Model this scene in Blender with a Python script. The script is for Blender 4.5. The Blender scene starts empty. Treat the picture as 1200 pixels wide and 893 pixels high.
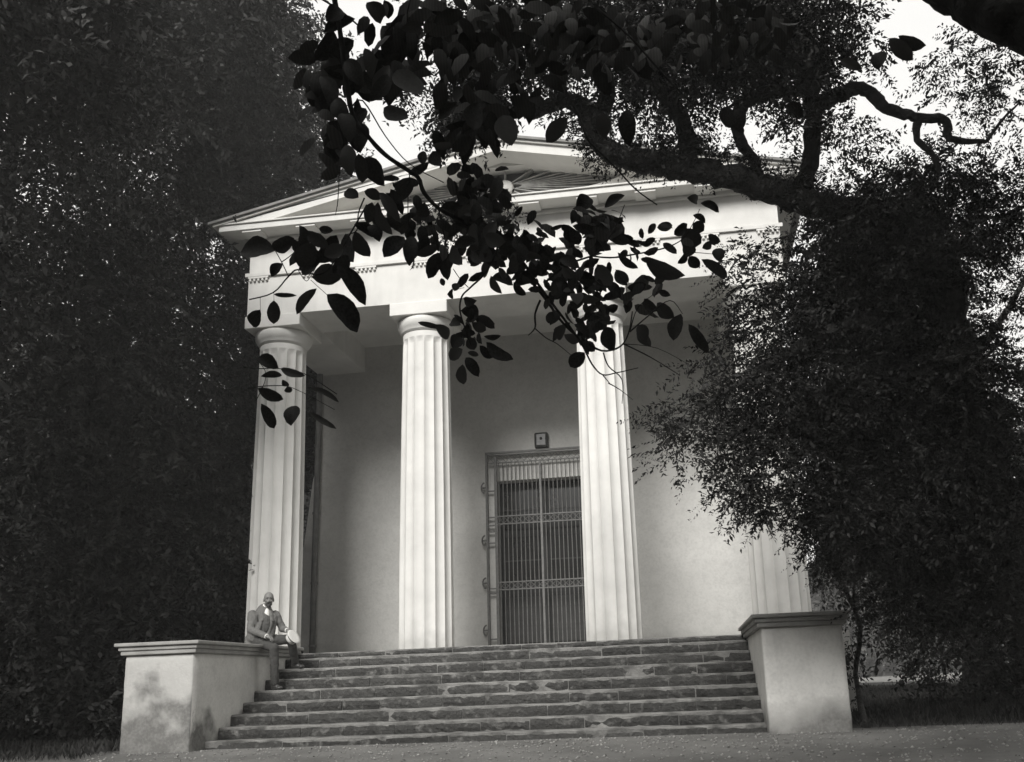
import bpy, bmesh, math, random
import numpy as np
from mathutils import Vector, Matrix
random.seed(7); rng = np.random.default_rng(11)
D = bpy.data; S = bpy.context.scene; COL = S.collection
R = math.radians

# ------------------------------------------------------------------ camera
F_PX, PPX, PPY = 1080.0, 665.0, 540.0            # focal length and principal point (a view camera with shifted lens board)
CAM = Vector((2.89, -15.757, 0.729)); YAW, PITCH, ROLL = 0.123, 0.2341, 0.0385
_F = Vector((-math.sin(YAW)*math.cos(PITCH), math.cos(YAW)*math.cos(PITCH), math.sin(PITCH)))
_R = Vector((math.cos(YAW), math.sin(YAW), 0)); _U = _R.cross(_F)
_R2 = math.cos(ROLL)*_R - math.sin(ROLL)*_U; _U2 = math.sin(ROLL)*_R + math.cos(ROLL)*_U
cd = D.cameras.new('camera'); cam = D.objects.new('camera', cd); COL.objects.link(cam); S.camera = cam
cd.sensor_width = 36; cd.sensor_fit = 'HORIZONTAL'; cd.lens = 36*F_PX/1200
cd.shift_x = -(PPX-600)/1200; cd.shift_y = (PPY-446.5)/1200
cd.clip_start = 0.05; cd.clip_end = 2000
cam.matrix_world = Matrix(((_R2.x, _U2.x, -_F.x, CAM.x), (_R2.y, _U2.y, -_F.y, CAM.y), (_R2.z, _U2.z, -_F.z, CAM.z), (0, 0, 0, 1)))
def at(x, y, d):                                   # the place seen at x, y of the photograph, d metres forward
    return CAM + d*(_F + _R2*((x-PPX)/F_PX) - _U2*((y-PPY)/F_PX))
# ------------------------------------------------------------------ light
SUN_EL, SUN_AZ = R(34), R(-8)                     # azimuth from the viewer's back (-Y), negative = from the left
w = D.worlds.new("World"); S.world = w; w.use_nodes = True; nt = w.node_tree
bg = nt.nodes['Background']; sky = nt.nodes.new('ShaderNodeTexSky'); sky.sky_type = 'NISHITA'; sky.sun_disc = False
sky.sun_elevation = SUN_EL; sky.sun_rotation = math.pi - SUN_AZ; sky.dust_density = 4; sky.air_density = 1.5
bw = nt.nodes.new('ShaderNodeRGBToBW'); nt.links.new(sky.outputs[0], bw.inputs[0]); 
mxs = nt.nodes.new('ShaderNodeMix'); mxs.data_type = 'RGBA'; mxs.inputs[0].default_value = .75; mxs.inputs[7].default_value = (8.6, 8.5, 8.25, 1)   # thin even overcast over the clear sky
nt.links.new(bw.outputs[0], mxs.inputs[6]); nt.links.new(mxs.outputs[2], bg.inputs[0]); bg.inputs[1].default_value = 0.088
sl = D.lights.new('sun', 'SUN'); sl.energy = 2.8; sl.angle = R(24); sl.color = (1, .985, .96)
sun = D.objects.new('sun', sl); COL.objects.link(sun)
sdir = Vector((math.sin(SUN_AZ)*math.cos(SUN_EL), -math.cos(SUN_AZ)*math.cos(SUN_EL), math.sin(SUN_EL)))
sun.rotation_euler = sdir.to_track_quat('Z', 'Y').to_euler(); sun.location = sdir*60
S.view_settings.view_transform = 'Standard'; S.view_settings.look = 'None'; S.view_settings.gamma = 1
S.view_settings.exposure = 0.78

# ------------------------------------------------------------------ materials (a monochrome place: greys with a breath of warmth)
def g(v, k=1.0): return (v*1.015, v, v*0.955*k, 1)
def mat(name, lo, hi, scale=3.0, rough=.85, bump=.2, bscale=30.0, detail=8, extra=None, spec=.25, dist=.02, coords='Object', grain=0):
    m = D.materials.new(name); m.use_nodes = True; n = m.node_tree.nodes; L = m.node_tree.links
    b = n['Principled BSDF']; b.inputs['Roughness'].default_value = rough; b.inputs['Specular IOR Level'].default_value = spec
    tc = n.new('ShaderNodeTexCoord'); geo = n.new('ShaderNodeNewGeometry')
    P = geo.outputs['Position'] if coords == 'World' else tc.outputs['Object']
    no = n.new('ShaderNodeTexNoise'); no.inputs['Scale'].default_value = scale; no.inputs['Detail'].default_value = detail; no.inputs['Roughness'].default_value = .62
    L.new(P, no.inputs['Vector'])
    cr = n.new('ShaderNodeValToRGB'); cr.color_ramp.elements[0].position = .33; cr.color_ramp.elements[1].position = .67
    cr.color_ramp.elements[0].color = g(lo); cr.color_ramp.elements[1].color = g(hi); L.new(no.outputs[0], cr.inputs[0])
    col = cr.outputs[0]
    if extra: col = extra(n, L, P, col)
    if grain:
        gn = noise(n, L, P, grain, 3); g2 = noise(n, L, P, grain*.22, 5); gv = mth(n, L, 'ADD', mth(n, L, 'MULTIPLY', gn, .55), mth(n, L, 'MULTIPLY', g2, .45))
        gv = mth(n, L, 'MULTIPLY', mth(n, L, 'SUBTRACT', gv, .44, True), 1.6, True); col = mixc(n, L, gv, col, g(lo*.68))
    L.new(col, b.inputs['Base Color'])
    if bump:
        nb = n.new('ShaderNodeTexNoise'); nb.inputs['Scale'].default_value = bscale; nb.inputs['Detail'].default_value = 6; L.new(P, nb.inputs['Vector'])
        bp = n.new('ShaderNodeBump'); bp.inputs['Strength'].default_value = bump; bp.inputs['Distance'].default_value = dist
        L.new(nb.outputs[0], bp.inputs['Height']); L.new(bp.outputs[0], b.inputs['Normal'])
    return m
def mixc(n, L, fac, a, c):
    mx = n.new('ShaderNodeMix'); mx.data_type = 'RGBA'; L.new(fac, mx.inputs[0]); L.new(a, mx.inputs[6]); mx.inputs[7].default_value = c; return mx.outputs[2]
def mth(n, L, op, a, b=None, clamp=False):
    m = n.new('ShaderNodeMath'); m.operation = op; m.use_clamp = clamp
    for i, v in enumerate((a, b)):
        if v is None: continue
        if isinstance(v, (int, float)): m.inputs[i].default_value = v
        else: L.new(v, m.inputs[i])
    return m.outputs[0]
def noise(n, L, P, sc, det=4, vec=None):
    x = n.new('ShaderNodeTexNoise'); x.inputs['Scale'].default_value = sc; x.inputs['Detail'].default_value = det
    if vec:
        mp = n.new('ShaderNodeMapping'); mp.inputs['Scale'].default_value = vec; L.new(P, mp.inputs[0]); L.new(mp.outputs[0], x.inputs['Vector'])
    else: L.new(P, x.inputs['Vector'])
    return x.outputs[0]
def zofs(n, L, P):
    s = n.new('ShaderNodeSeparateXYZ'); L.new(P, s.inputs[0]); return s.outputs[2]
def streaks(amount, dark):                        # rain streaks down a plastered face
    def f(n, L, P, col):
        a = noise(n, L, P, 1.0, 6, (5, 5, .35)); b = noise(n, L, P, .9, 3)
        v = mth(n, L, 'MULTIPLY', mth(n, L, 'MULTIPLY', mth(n, L, 'SUBTRACT', a, .5, True), b), amount*6, True)
        return mixc(n, L, v, col, g(dark))
    return f
def cracks(n, L, P, c, dark):
    vo = n.new('ShaderNodeTexVoronoi'); vo.feature = 'DISTANCE_TO_EDGE'; vo.inputs['Scale'].default_value = .55
    mp = n.new('ShaderNodeVectorMath'); mp.operation = 'MULTIPLY_ADD'; nn_ = n.new('ShaderNodeTexNoise'); nn_.inputs['Scale'].default_value = 2.2; nn_.inputs['Detail'].default_value = 8; L.new(P, nn_.inputs['Vector'])
    L.new(nn_.outputs['Color'], mp.inputs[0]); mp.inputs[1].default_value = (.9, .9, .9); L.new(P, mp.inputs[2]); L.new(mp.outputs[0], vo.inputs['Vector'])
    ln = mth(n, L, 'MULTIPLY', mth(n, L, 'SUBTRACT', .006, vo.outputs['Distance'], True), 120, True); ln = mth(n, L, 'MULTIPLY', ln, mth(n, L, 'MULTIPLY', mth(n, L, 'SUBTRACT', noise(n, L, P, .7, 2), .5, True), 4, True))
    return mixc(n, L, ln, c, g(dark))
def damp(z0, h, dark, amt=.8, nsc=2.2):            # a tide-mark of damp and dirt at the foot of a wall, ragged upper edge
    def f(n, L, P, col):
        z = mth(n, L, 'SUBTRACT', zofs(n, L, P), z0)
        v = mth(n, L, 'ADD', mth(n, L, 'DIVIDE', z, h), mth(n, L, 'MULTIPLY', mth(n, L, 'SUBTRACT', noise(n, L, P, nsc, 6), .5), 1.6))
        v = mth(n, L, 'MULTIPLY', mth(n, L, 'SUBTRACT', 1.15, v, True), amt, True)
        c = mixc(n, L, v, col, g(dark))
        c = cracks(n, L, P, c, dark*1.3)
        a = noise(n, L, P, 1.0, 6, (5, 5, .3))
        return mixc(n, L, mth(n, L, 'MULTIPLY', mth(n, L, 'SUBTRACT', a, .56, True), 1.6, True), c, g(dark*1.6))
    return f
M = {}
def pedstain_shade(n, L, P, col):                        # old damp blotches, plus shade of the left trees put into the front's colour
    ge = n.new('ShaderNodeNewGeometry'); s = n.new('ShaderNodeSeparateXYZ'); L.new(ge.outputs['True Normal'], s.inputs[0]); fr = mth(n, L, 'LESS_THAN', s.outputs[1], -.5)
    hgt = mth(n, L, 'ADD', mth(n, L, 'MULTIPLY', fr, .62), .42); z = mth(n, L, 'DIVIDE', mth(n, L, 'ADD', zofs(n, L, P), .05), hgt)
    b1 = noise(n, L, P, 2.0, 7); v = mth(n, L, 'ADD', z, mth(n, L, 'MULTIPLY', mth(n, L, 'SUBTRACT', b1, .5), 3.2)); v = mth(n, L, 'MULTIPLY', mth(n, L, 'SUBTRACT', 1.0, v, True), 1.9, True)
    c = mixc(n, L, mth(n, L, 'MULTIPLY', v, .86), col, g(.085)); c = mixc(n, L, mth(n, L, 'MULTIPLY', fr, .38), c, g(.2))  # even darker tone on the front stands in for tree shade
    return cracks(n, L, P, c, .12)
M['white'] = mat('limewashed_stone', .55, .66, 1.3, .8, .12, 45, grain=0, extra=streaks(.35, .42))
M['column'] = mat('limewashed_column', .58, .69, 1.5, .8, .10, 40, grain=0, extra=damp(0, .38, .38, .7, 5))
M['plaster'] = mat('old_plaster', .46, .55, .9, .9, .18, 28, grain=26, extra=damp(1.345, .30, .30, .5, 4))
M['soffit'] = mat('soffit_plaster', .55, .66, .8, .9, .12, 20)
M['pedestal'] = mat('pedestal_plaster', .64, .76, 1.6, .9, .25, 25, grain=26, extra=damp(-.05, .42, .20, 1.1, 1.6))
M['pedestal_left'] = mat('stained_shaded_pedestal_plaster', .62, .76, 1.6, .9, .3, 22, grain=26, extra=pedstain_shade)
M['cap'] = mat('weathered_cap_stone', .27, .38, 4, .85, .3, 40)
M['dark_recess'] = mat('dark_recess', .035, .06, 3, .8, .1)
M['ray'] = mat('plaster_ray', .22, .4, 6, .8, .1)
def pervar(n, L, P, col):
    oi = n.new('ShaderNodeObjectInfo'); c = mixc(n, L, mth(n, L, 'MULTIPLY', oi.outputs['Random'], .5), col, g(.085))
    return mixc(n, L, mth(n, L, 'MULTIPLY', mth(n, L, 'SUBTRACT', noise(n, L, P, 9, 8), .56, True), 5, True), c, g(.17))
M['step'] = mat('step_stone', .03, .055, 5, .9, .9, 22, dist=.04, coords='World', extra=pervar)
def mort(n, L, P, col):
    v = mth(n, L, 'MULTIPLY', mth(n, L, 'SUBTRACT', noise(n, L, P, 3, 8), .47, True), 6, True); return mixc(n, L, v, col, g(.09))
M['mortar'] = mat('pale_mortar', .17, .26, 4, .95, .7, 22, extra=mort, dist=.04, coords='World')
M['iron'] = mat('painted_iron', .085, .135, 14, .55, .15, 60, spec=.4)
M['door'] = mat('dark_door_wood', .012, .022, 6, .6, .1)
M['door_low'] = mat('door_panel_wood', .022, .038, 6, .6, .1)
M['glass'] = mat('dark_glass', .012, .02, 2, .15, 0, spec=.5)
M['zinc'] = mat('zinc_pipe', .10, .17, 5, .55, .15, 20, spec=.4)
M['lampglass'] = mat('lamp_glass', .05, .09, 10, .3, 0, spec=.5)
M['roof'] = mat('roof_sheet', .14, .22, 4, .7, .2)
M['bark'] = mat('bark', .02, .055, 7, .95, .9, 18, dist=.05)
M['moss'] = mat('mossy_bark', .02, .06, 9, .98, 1, 30, dist=.06)
M['twig'] = mat('twig_bark', .03, .065, 20, .9, .3, 60)
def leafvar(sc):
    def f(n, L, P, col):
        oi = n.new('ShaderNodeObjectInfo'); v = mth(n, L, 'MULTIPLY', oi.outputs['Random'], .55); return mixc(n, L, v, col, g(.03))
    return f
M['leaf_dark'] = mat('evergreen_leaves', .017, .046, .7, .65, 0, detail=4, spec=.15, coords='World')
M['leaf_mid'] = mat('small_leaves', .014, .038, 1.1, .65, 0, detail=4, spec=.15, coords='World')
M['leaf_far'] = mat('far_leaves', .04, .08, .4, .8, 0, detail=3, spec=.1, coords='World')
def veins(n, L, P, col):
    ge = n.new('ShaderNodeNewGeometry'); oi = n.new('ShaderNodeObjectInfo'); v_ = mth(n, L, 'FRACT', mth(n, L, 'ADD', ge.outputs['Random Per Island'], oi.outputs['Random']))
    col = mixc(n, L, mth(n, L, 'MULTIPLY', mth(n, L, 'POWER', v_, 2.0), .85), col, g(.17))
    wv = n.new('ShaderNodeTexWave'); wv.inputs['Scale'].default_value = 30; wv.inputs['Distortion'].default_value = 1.5; L.new(P, wv.inputs['Vector'])
    return mixc(n, L, mth(n, L, 'MULTIPLY', wv.outputs[0], .25), col, g(.02))
M['big_leaf'] = mat('large_leaf', .035, .085, 14, .7, .25, 40, extra=veins, spec=.12, dist=.004)
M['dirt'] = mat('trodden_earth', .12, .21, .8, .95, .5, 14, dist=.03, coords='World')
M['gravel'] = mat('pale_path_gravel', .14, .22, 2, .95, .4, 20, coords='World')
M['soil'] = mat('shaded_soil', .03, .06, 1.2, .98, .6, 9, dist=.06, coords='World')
M['litter'] = mat('fallen_leaf', .06, .22, 3, .9, 0, coords='World')
M['stone'] = mat('pebble', .18, .4, 3, .9, .3, coords='World')
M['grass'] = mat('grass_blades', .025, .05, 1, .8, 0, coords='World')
M['skin'] = mat('skin', .17, .22, 30, .55, .1, 80)
M['suit'] = mat('grey_wool', .11, .16, 40, .95, .3, 150, dist=.004)
M['trouser'] = mat('dark_wool', .05, .075, 40, .95, .3, 150, dist=.004)
M['vest'] = mat('waistcoat_wool', .075, .11, 40, .9, .2, 150)
M['linen'] = mat('white_linen', .7, .8, 20, .8, .1)
M['shoe'] = mat('shoe_leather', .03, .06, 20, .4, .1, spec=.5)
M['beard'] = mat('dark_beard', .03, .07, 60, .9, .5, 120, dist=.004)
M['straw'] = mat('pale_straw', .55, .68, 60, .8, .3, 120, dist=.002)
M['felt'] = mat('dark_hatband', .03, .05, 30, .8, .1)

# ------------------------------------------------------------------ helpers
def link(name, me, m=None, parent=None, smooth=False):
    o = D.objects.new(name, me); COL.objects.link(o)
    if m is not None and not me.materials: me.materials.append(m)
    if parent: o.parent = parent
    if smooth: me.shade_smooth()
    return o
def empty(name, loc=(0, 0, 0), **kw):
    o = D.objects.new(name, None); COL.objects.link(o); o.location = loc; o.empty_display_size = .2
    tag(o, **kw); bpy.context.view_layer.update(); return o
def tag(o, **kw):
    for k, v in kw.items(): o[k] = v
    return o
def mesh(name, V, Fc):
    me = D.meshes.new(name); me.from_pydata([tuple(v) for v in V], [], Fc); me.update(); return me
class B:
    def __init__(s): s.v = []; s.f = []
    def add(s, V, Fc):
        n = len(s.v); s.v += [tuple(v) for v in V]; s.f += [tuple(i+n for i in f) for f in Fc]; return s
    def box(s, x0, x1, y0, y1, z0, z1):
        return s.add([(x0,y0,z0),(x1,y0,z0),(x1,y1,z0),(x0,y1,z0),(x0,y0,z1),(x1,y0,z1),(x1,y1,z1),(x0,y1,z1)],
                     [(0,3,2,1),(4,5,6,7),(0,1,5,4),(1,2,6,5),(2,3,7,6),(3,0,4,7)])
    def prism_y(s, pts, y0, y1):                  # polygon in XZ (counter-clockwise seen from -Y), extruded along Y
        n = len(pts); V = [(x, y0, z) for x, z in pts] + [(x, y1, z) for x, z in pts]
        return s.add(V, [tuple(range(n)), tuple(range(2*n-1, n-1, -1))] + [(i, i+n, (i+1) % n+n, (i+1) % n) for i in range(n)])
    def tube(s, pts, rad, n=8, closed_ends=True, jit=0):
        pts = [Vector(p) for p in pts]; k = len(pts); rad = rad if hasattr(rad, '__len__') else [rad]*k
        up = Vector((.13, .21, .97)); V = []; 
        for i, p in enumerate(pts):
            t = (pts[min(i+1, k-1)]-pts[max(i-1, 0)]).normalized()
            a = t.cross(up); a = a.normalized() if a.length > .05 else t.cross(Vector((1, 0, 0))).normalized(); b = t.cross(a)
            up = b if b.dot(up) > 0 else -b
            a = t.cross(up).normalized(); b = t.cross(a)
            for j in range(n):
                q = 2*math.pi*j/n; r = rad[i]*(1+(random.uniform(-jit, jit) if jit else 0)); V.append(p+a*math.cos(q)*r+b*math.sin(q)*r)
        Fc = [(i*n+j, i*n+(j+1) % n, (i+1)*n+(j+1) % n, (i+1)*n+j) for i in range(k-1) for j in range(n)]
        if closed_ends: Fc += [tuple(range(n-1, -1, -1)), tuple(range((k-1)*n, k*n))]
        return s.add(V, Fc)
    def lathe(s, prof, n=32, c=(0, 0, 0)):
        V = [(c[0]+r*math.cos(2*math.pi*j/n), c[1]+r*math.sin(2*math.pi*j/n), c[2]+z) for r, z in prof for j in range(n)]; k = len(prof)
        return s.add(V, [(i*n+j, i*n+(j+1) % n, (i+1)*n+(j+1) % n, (i+1)*n+j) for i in range(k-1) for j in range(n)] + [tuple(range(n-1, -1, -1)), tuple(range((k-1)*n, k*n))])
    def build(s, name, m, parent=None, smooth=False, bevel=0):
        o = link(name, mesh(name, s.v, s.f), m, parent, smooth)
        if bevel:
            md = o.modifiers.new('bevel', 'BEVEL'); md.width = bevel; md.segments = 2; md.limit_method = 'ANGLE'; md.angle_limit = R(40)
        return o
def smooth_path(pts, sub=4):
    P = [Vector(p) for p in pts]; out = []
    for i in range(len(P)-1):
        a, b, c, d = P[max(i-1, 0)], P[i], P[i+1], P[min(i+2, len(P)-1)]
        for k in range(sub):
            t = k/sub; out.append(.5*((2*b)+(c-a)*t+(2*a-5*b+4*c-d)*t*t+(3*b-a-3*c+d)*t**3))
    return out+[P[-1]]
def np_mesh(name, V, Q):                          # V (n,3), Q (m,4)
    me = D.meshes.new(name); me.vertices.add(len(V)); me.vertices.foreach_set('co', V.astype(np.float32).ravel())
    k = Q.shape[1]; me.loops.add(Q.size); me.loops.foreach_set('vertex_index', Q.astype(np.int32).ravel())
    me.polygons.add(len(Q)); me.polygons.foreach_set('loop_start', np.arange(0, Q.size, k, dtype=np.int32)); me.update(calc_edges=True); return me

# ------------------------------------------------------------------ ground
def gz(x, y):
    s = np.clip((-4.0-y)/12.0, 0, 1); z = -.80*s**1.0
    far = np.clip((y-18)/60, 0, 1)
    und = .03*np.sin(x*.9+1.3)*np.cos(y*.7)*np.clip((-4.2-y)/3, 0, 1) + .05*np.sin(x*.35)*np.clip((np.abs(x)-7)/5, 0, 1)
    return z+und+far*.25
def sheet(name, xs, ys, dz, m, hole=None):
    X, Y = np.meshgrid(xs, ys); Z = gz(X, Y)+dz; nx, ny = len(xs), len(ys)
    V = np.stack([X.ravel(), Y.ravel(), Z.ravel()], 1); i = np.arange(nx-1)[None]+np.arange(ny-1)[:, None]*nx
    Q = np.stack([i, i+1, i+nx+1, i+nx], -1).reshape(-1, 4)
    o = link(name, np_mesh(name, V, Q), m, smooth=True); o['kind'] = 'structure'; return o
def span(a, b, n): return np.linspace(a, b, n)
xs = np.unique(np.concatenate([span(-500, -30, 12), span(-30, 30, 90), span(30, 500, 12)]))
ys = np.unique(np.concatenate([span(-200, -25, 8), span(-25, 20, 90), span(20, 80, 20), span(80, 600, 12)]))
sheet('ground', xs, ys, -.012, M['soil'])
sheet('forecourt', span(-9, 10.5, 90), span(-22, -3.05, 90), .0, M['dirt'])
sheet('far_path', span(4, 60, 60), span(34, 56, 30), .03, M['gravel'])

# ------------------------------------------------------------------ temple
H = 1.345; AX = (-4.42, -1.627, 1.627, 4.42); W = 4.93; YF = -.509; ZT = 7.56; ZA = 8.35; ZF = 9.06; ZC = 9.28; OV = .42; YW = 2.98; YBK = 13.0
temple = empty('temple', (0, 0, 0), label='white Doric temple with four fluted columns and low pediment under the trees', category='temple')
T = temple
B().box(-W-.45, W+.45, YW-.5, YBK+.4, -.3, H-.004).box(-W-.45, W+.45, -.53, YW-.5, -.3, H-.004).build('podium', M['plaster'], T)
# columns
def shaft_mesh():
    nf, per = 16, 8; n = nf*per; zs = [0, .02, .1, .3, .8, 1.4, 2.0, 2.7, 3.4, 4.1, 4.7, 5.15, 5.42, 5.50, 5.545, 5.575, 5.60, 5.64, 5.70, 5.72]
    Hs = 5.72; V = []
    for z in zs:
        t = z/Hs; r = .478+(.424-.478)*(t**1.25)+.006*math.sin(math.pi*t)
        dep = .042*(r/.478)
        if z > 5.50: dep *= max(0, (5.585-z)/.085)**.5 if z < 5.585 else 0
        for j in range(n):
            u = (j % per)/per; a = 2*math.pi*(j+4)/n
            rr = r-dep*(math.sin(math.pi*u)**.8 if u > 0 else 0)
            V.append((rr*math.cos(a), rr*math.sin(a), z))
    k = len(zs); Fc = [(i*n+j, i*n+(j+1) % n, (i+1)*n+(j+1) % n, (i+1)*n+j) for i in range(k-1) for j in range(n)]+[tuple(range((k-1)*n, k*n))]
    return mesh('column', V, Fc)
sm = shaft_mesh(); em = B().lathe([(.424, 5.70), (.432, 5.715), (.440, 5.716), (.440, 5.735), (.450, 5.736), (.452, 5.755), (.49, 5.80), (.515, 5.85), (.525, 5.90), (.522, 5.945), (.50, 5.975)], 64); eme = mesh('echinus', em.v, em.f)
abm = B().box(-.535, .535, -.535, .535, 5.977, 6.215); abme = mesh('abacus', abm.v, abm.f)
for i, x in enumerate(AX):
    c = link('column', sm, M['column'], T); c.location = (x, 0, H); c['label'] = ['outer left fluted column behind the seated man', 'fluted column left of the grilled doorway', 'fluted column overlapping the right of the doorway', 'outer right fluted column half hidden by leaves'][i]
    e = link('echinus', eme, M['column'], c, True); a = link('abacus', abme, M['column'], c)
    a.modifiers.new('b', 'BEVEL').width = .008
# entablature: hollow ring of beams, each level slightly different in depth
def ring(b, w, yf, z0, z1, t=1.05):
    b.box(-w, w, yf, yf+t, z0, z1); b.box(-w, -w+t, yf+t, YBK, z0, z1); b.box(w-t, w, yf+t, YBK, z0, z1)
b = B(); ring(b, W, YF, ZT, ZA-.002); b.build('architrave', M['white'], T, bevel=.008)
b = B(); ring(b, W+.05, YF-.05, ZA, ZA+.075); b.build('taenia', M['white'], T, bevel=.006)
b = B(); ring(b, W-.01, YF+.01, ZA+.077, ZF); b.build('frieze', M['white'], T)
b = B(); ring(b, W+.06, YF-.06, ZF+.002, ZF+.07); b.build('bed_moulding', M['white'], T, bevel=.012)
# corona, undercut soffit sloping up and inward
pr = [(0, ZF+.0), (-OV+.02, ZF+.0), (-OV, ZF+.02), (-OV, ZC-.035), (-OV-.03, ZC-.03), (-OV-.03, ZC)]
b = B()
def corona(b, z0, z1, ov):
    b.box(-W-ov, W+ov, YF-ov, YF+.3, z0, z1); b.box(-W-ov, -W+.3, YF+.3, YBK+.4, z0, z1); b.box(W-.3, W+ov, YF+.3, YBK+.4, z0, z1)
corona(b, ZF+.072, ZC-.03, OV); b.build('corona', M['white'], T, bevel=.01)
b = B(); corona(b, ZC-.028, ZC, OV+.035); b.build('cornice_fillet', M['white'], T, bevel=.006)
reg = [-4.72+1.049*k for k in range(10)]
mm = mesh('mutule', *(lambda q: (q.v, q.f))(B().box(-.185, .185, -OV+.03, -.075, -.035, 0)))
rm = mesh('regula', *(lambda q: (q.v, q.f))(B().box(-.20, .20, -.045, 0, -.035, 0)))
gm = mesh('gutta', *(lambda q: (q.v, q.f))(B().lathe([(.026, -.05), (.020, 0)], 10)))
for x in reg:
    o = link('mutule', mm, M['white'], T); o.location = (x, YF, ZF+.070)
    o = link('regula', rm, M['white'], T); o.location = (x, YF, ZA-.002)
    for k in range(5):
        q = link('gutta', gm, M['white'], o); q.location = (-.16+.08*k, -.024, -.036)
for sx in (-1, 1):                                 # flank regulae, seen only from the side
    for k in range(1, 12):
        o = link('regula', rm, M['white'], T); o.location = (sx*W, YF+1.05*k, ZA-.002); o.rotation_euler.z = -sx*math.pi/2*-1
# pediment
ZAP = 10.17
tymp = B(); n = 72
EC, EA, EB = (0, 9.80), 2.30, .335
# tympanum as a slab with an elliptical opening: outer triangle and ellipse joined by matching angles
def tri_pt(a):
    dx, dz = math.cos(a), math.sin(a); best = 1e9
    L_ = [((-W, ZC), (W, ZC)), ((W, ZC), (0, ZAP+.16)), ((0, ZAP+.16), (-W, ZC))]
    for (x1, z1), (x2, z2) in L_:
        ex, ez = x2-x1, z2-z1; den = dx*ez-dz*ex
        if abs(den) < 1e-9: continue
        t = ((x1-EC[0])*ez-(z1-EC[1])*ex)/den; u = ((x1-EC[0])*dz-(z1-EC[1])*dx)/den
        if t > 0 and -1e-6 <= u <= 1+1e-6: best = min(best, t)
    return (EC[0]+dx*best, EC[1]+dz*best)
angs = sorted([math.atan2(EB*math.sin(2*math.pi*i/n), EA*math.cos(2*math.pi*i/n)) for i in range(n)]+[math.atan2(ZC-EC[1], W), math.atan2(ZC-EC[1], -W)])
el = []; tr = []
for a in angs:
    r_ = 1/math.sqrt((math.cos(a)/EA)**2+(math.sin(a)/EB)**2); el.append((EC[0]+r_*math.cos(a), EC[1]+r_*math.sin(a))); tr.append(tri_pt(a))
k = len(angs); V = [(x, YF+.02, z) for x, z in el]+[(x, YF+.02, z) for x, z in tr]+[(x, YF+.32, z) for x, z in el]
Fc = [(i, i+k, (i+1) % k+k, (i+1) % k) for i in range(k)]+[(i, (i+1) % k, (i+1) % k+2*k, i+2*k) for i in range(k)]
tymp.add(V, Fc); tymp.build('tympanum', M['white'], T)
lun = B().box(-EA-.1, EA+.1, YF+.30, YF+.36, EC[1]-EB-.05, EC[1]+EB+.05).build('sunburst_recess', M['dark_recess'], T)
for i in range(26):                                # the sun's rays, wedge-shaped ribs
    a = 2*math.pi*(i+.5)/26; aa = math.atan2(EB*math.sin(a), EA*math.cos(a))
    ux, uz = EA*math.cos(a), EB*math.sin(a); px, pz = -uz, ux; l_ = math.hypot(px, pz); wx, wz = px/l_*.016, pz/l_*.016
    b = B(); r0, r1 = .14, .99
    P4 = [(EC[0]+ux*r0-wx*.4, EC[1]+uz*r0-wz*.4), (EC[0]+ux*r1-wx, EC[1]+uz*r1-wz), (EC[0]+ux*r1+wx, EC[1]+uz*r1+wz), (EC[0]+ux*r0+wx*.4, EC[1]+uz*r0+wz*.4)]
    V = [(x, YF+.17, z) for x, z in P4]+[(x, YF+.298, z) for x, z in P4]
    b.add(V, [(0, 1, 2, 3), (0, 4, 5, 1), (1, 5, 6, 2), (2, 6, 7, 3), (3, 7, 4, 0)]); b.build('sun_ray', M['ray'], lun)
b = B().lathe([(.0, .0), (.13, .02), (.16, .06), (.16, .14)], 20); o = b.build('sun_boss', M['white'], lun, True); o.rotation_euler.x = R(90); o.location = (0, YF+.12+.17, EC[1]); o.rotation_euler = (R(-90), 0, 0); o.location = (0, YF+.14, EC[1])
# raking cornice: profile extruded along each slope
ZTIP, XT = 9.30, 5.42
def rake(z_lo, z_hi, yf, yb, ext):
    b = B(); sl_ = (10.47-ZTIP)/XT
    for s in (-1, 1):
        def pt(x, o_): return (s*x, 10.47-sl_*x+o_)
        x1 = XT+ext; pts = [pt(0, z_lo), pt(x1, z_lo), pt(x1, z_hi), pt(0, z_hi)]
        if z_lo < -.1: pts = [pt(0, z_lo), pt(XT-.10, z_lo) if False else ((s*(10.47+z_lo-ZC-.002)/sl_), ZC+.002), (s*(W+OV), ZC+.002), pt(W+OV, z_hi), pt(0, z_hi)]
        if s > 0: pts = pts[::-1]
        pts = pts[::-1]
        b.prism_y(pts, yf, yb)
    return b
rake(-.25, -.075, YF-OV, YF+.3, 0).build('raking_cornice', M['white'], T)
rake(-.073, -.03, YF-OV-.05, YF+.3, .03).build('raking_fillet', M['white'], T)
rake(-.028, .02, YF-OV-.10, YBK+.6, .10).build('roof', M['roof'], T)
# porch: ceiling, back wall with doorway, side walls
B().box(-W+1.05, W-1.05, YF+1.05, YW, 8.14, 8.25).build('porch_ceiling', M['soffit'], T)
DX, DZ = .95, 4.89
b = B().box(-W, -DX, YW, YW+.5, H, 8.14).box(DX, W, YW, YW+.5, H, 8.14).box(-DX, DX, YW, YW+.5, DZ, 8.14); b.build('porch_wall', M['plaster'], T)
B().box(-W, -W+.5, YW+.5, YBK, H, ZT).box(W-.5, W, YW+.5, YBK, H, ZT).box(-W+.5, W-.5, YBK-.5, YBK, H, ZT).build('flank_wall', M['plaster'], T)
# sloped buttress against the left corner, pale in the gap beside the rain pipe
B().prism_y([(-W-.35, H), (-W-.003, H), (-W-.003, 5.6), (-W-.11, 5.2), (-W-.30, 3.55), (-W-.35, 3.2)], YW+.05, YW+.6).build('corner_buttress', M['plaster'], T)
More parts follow.
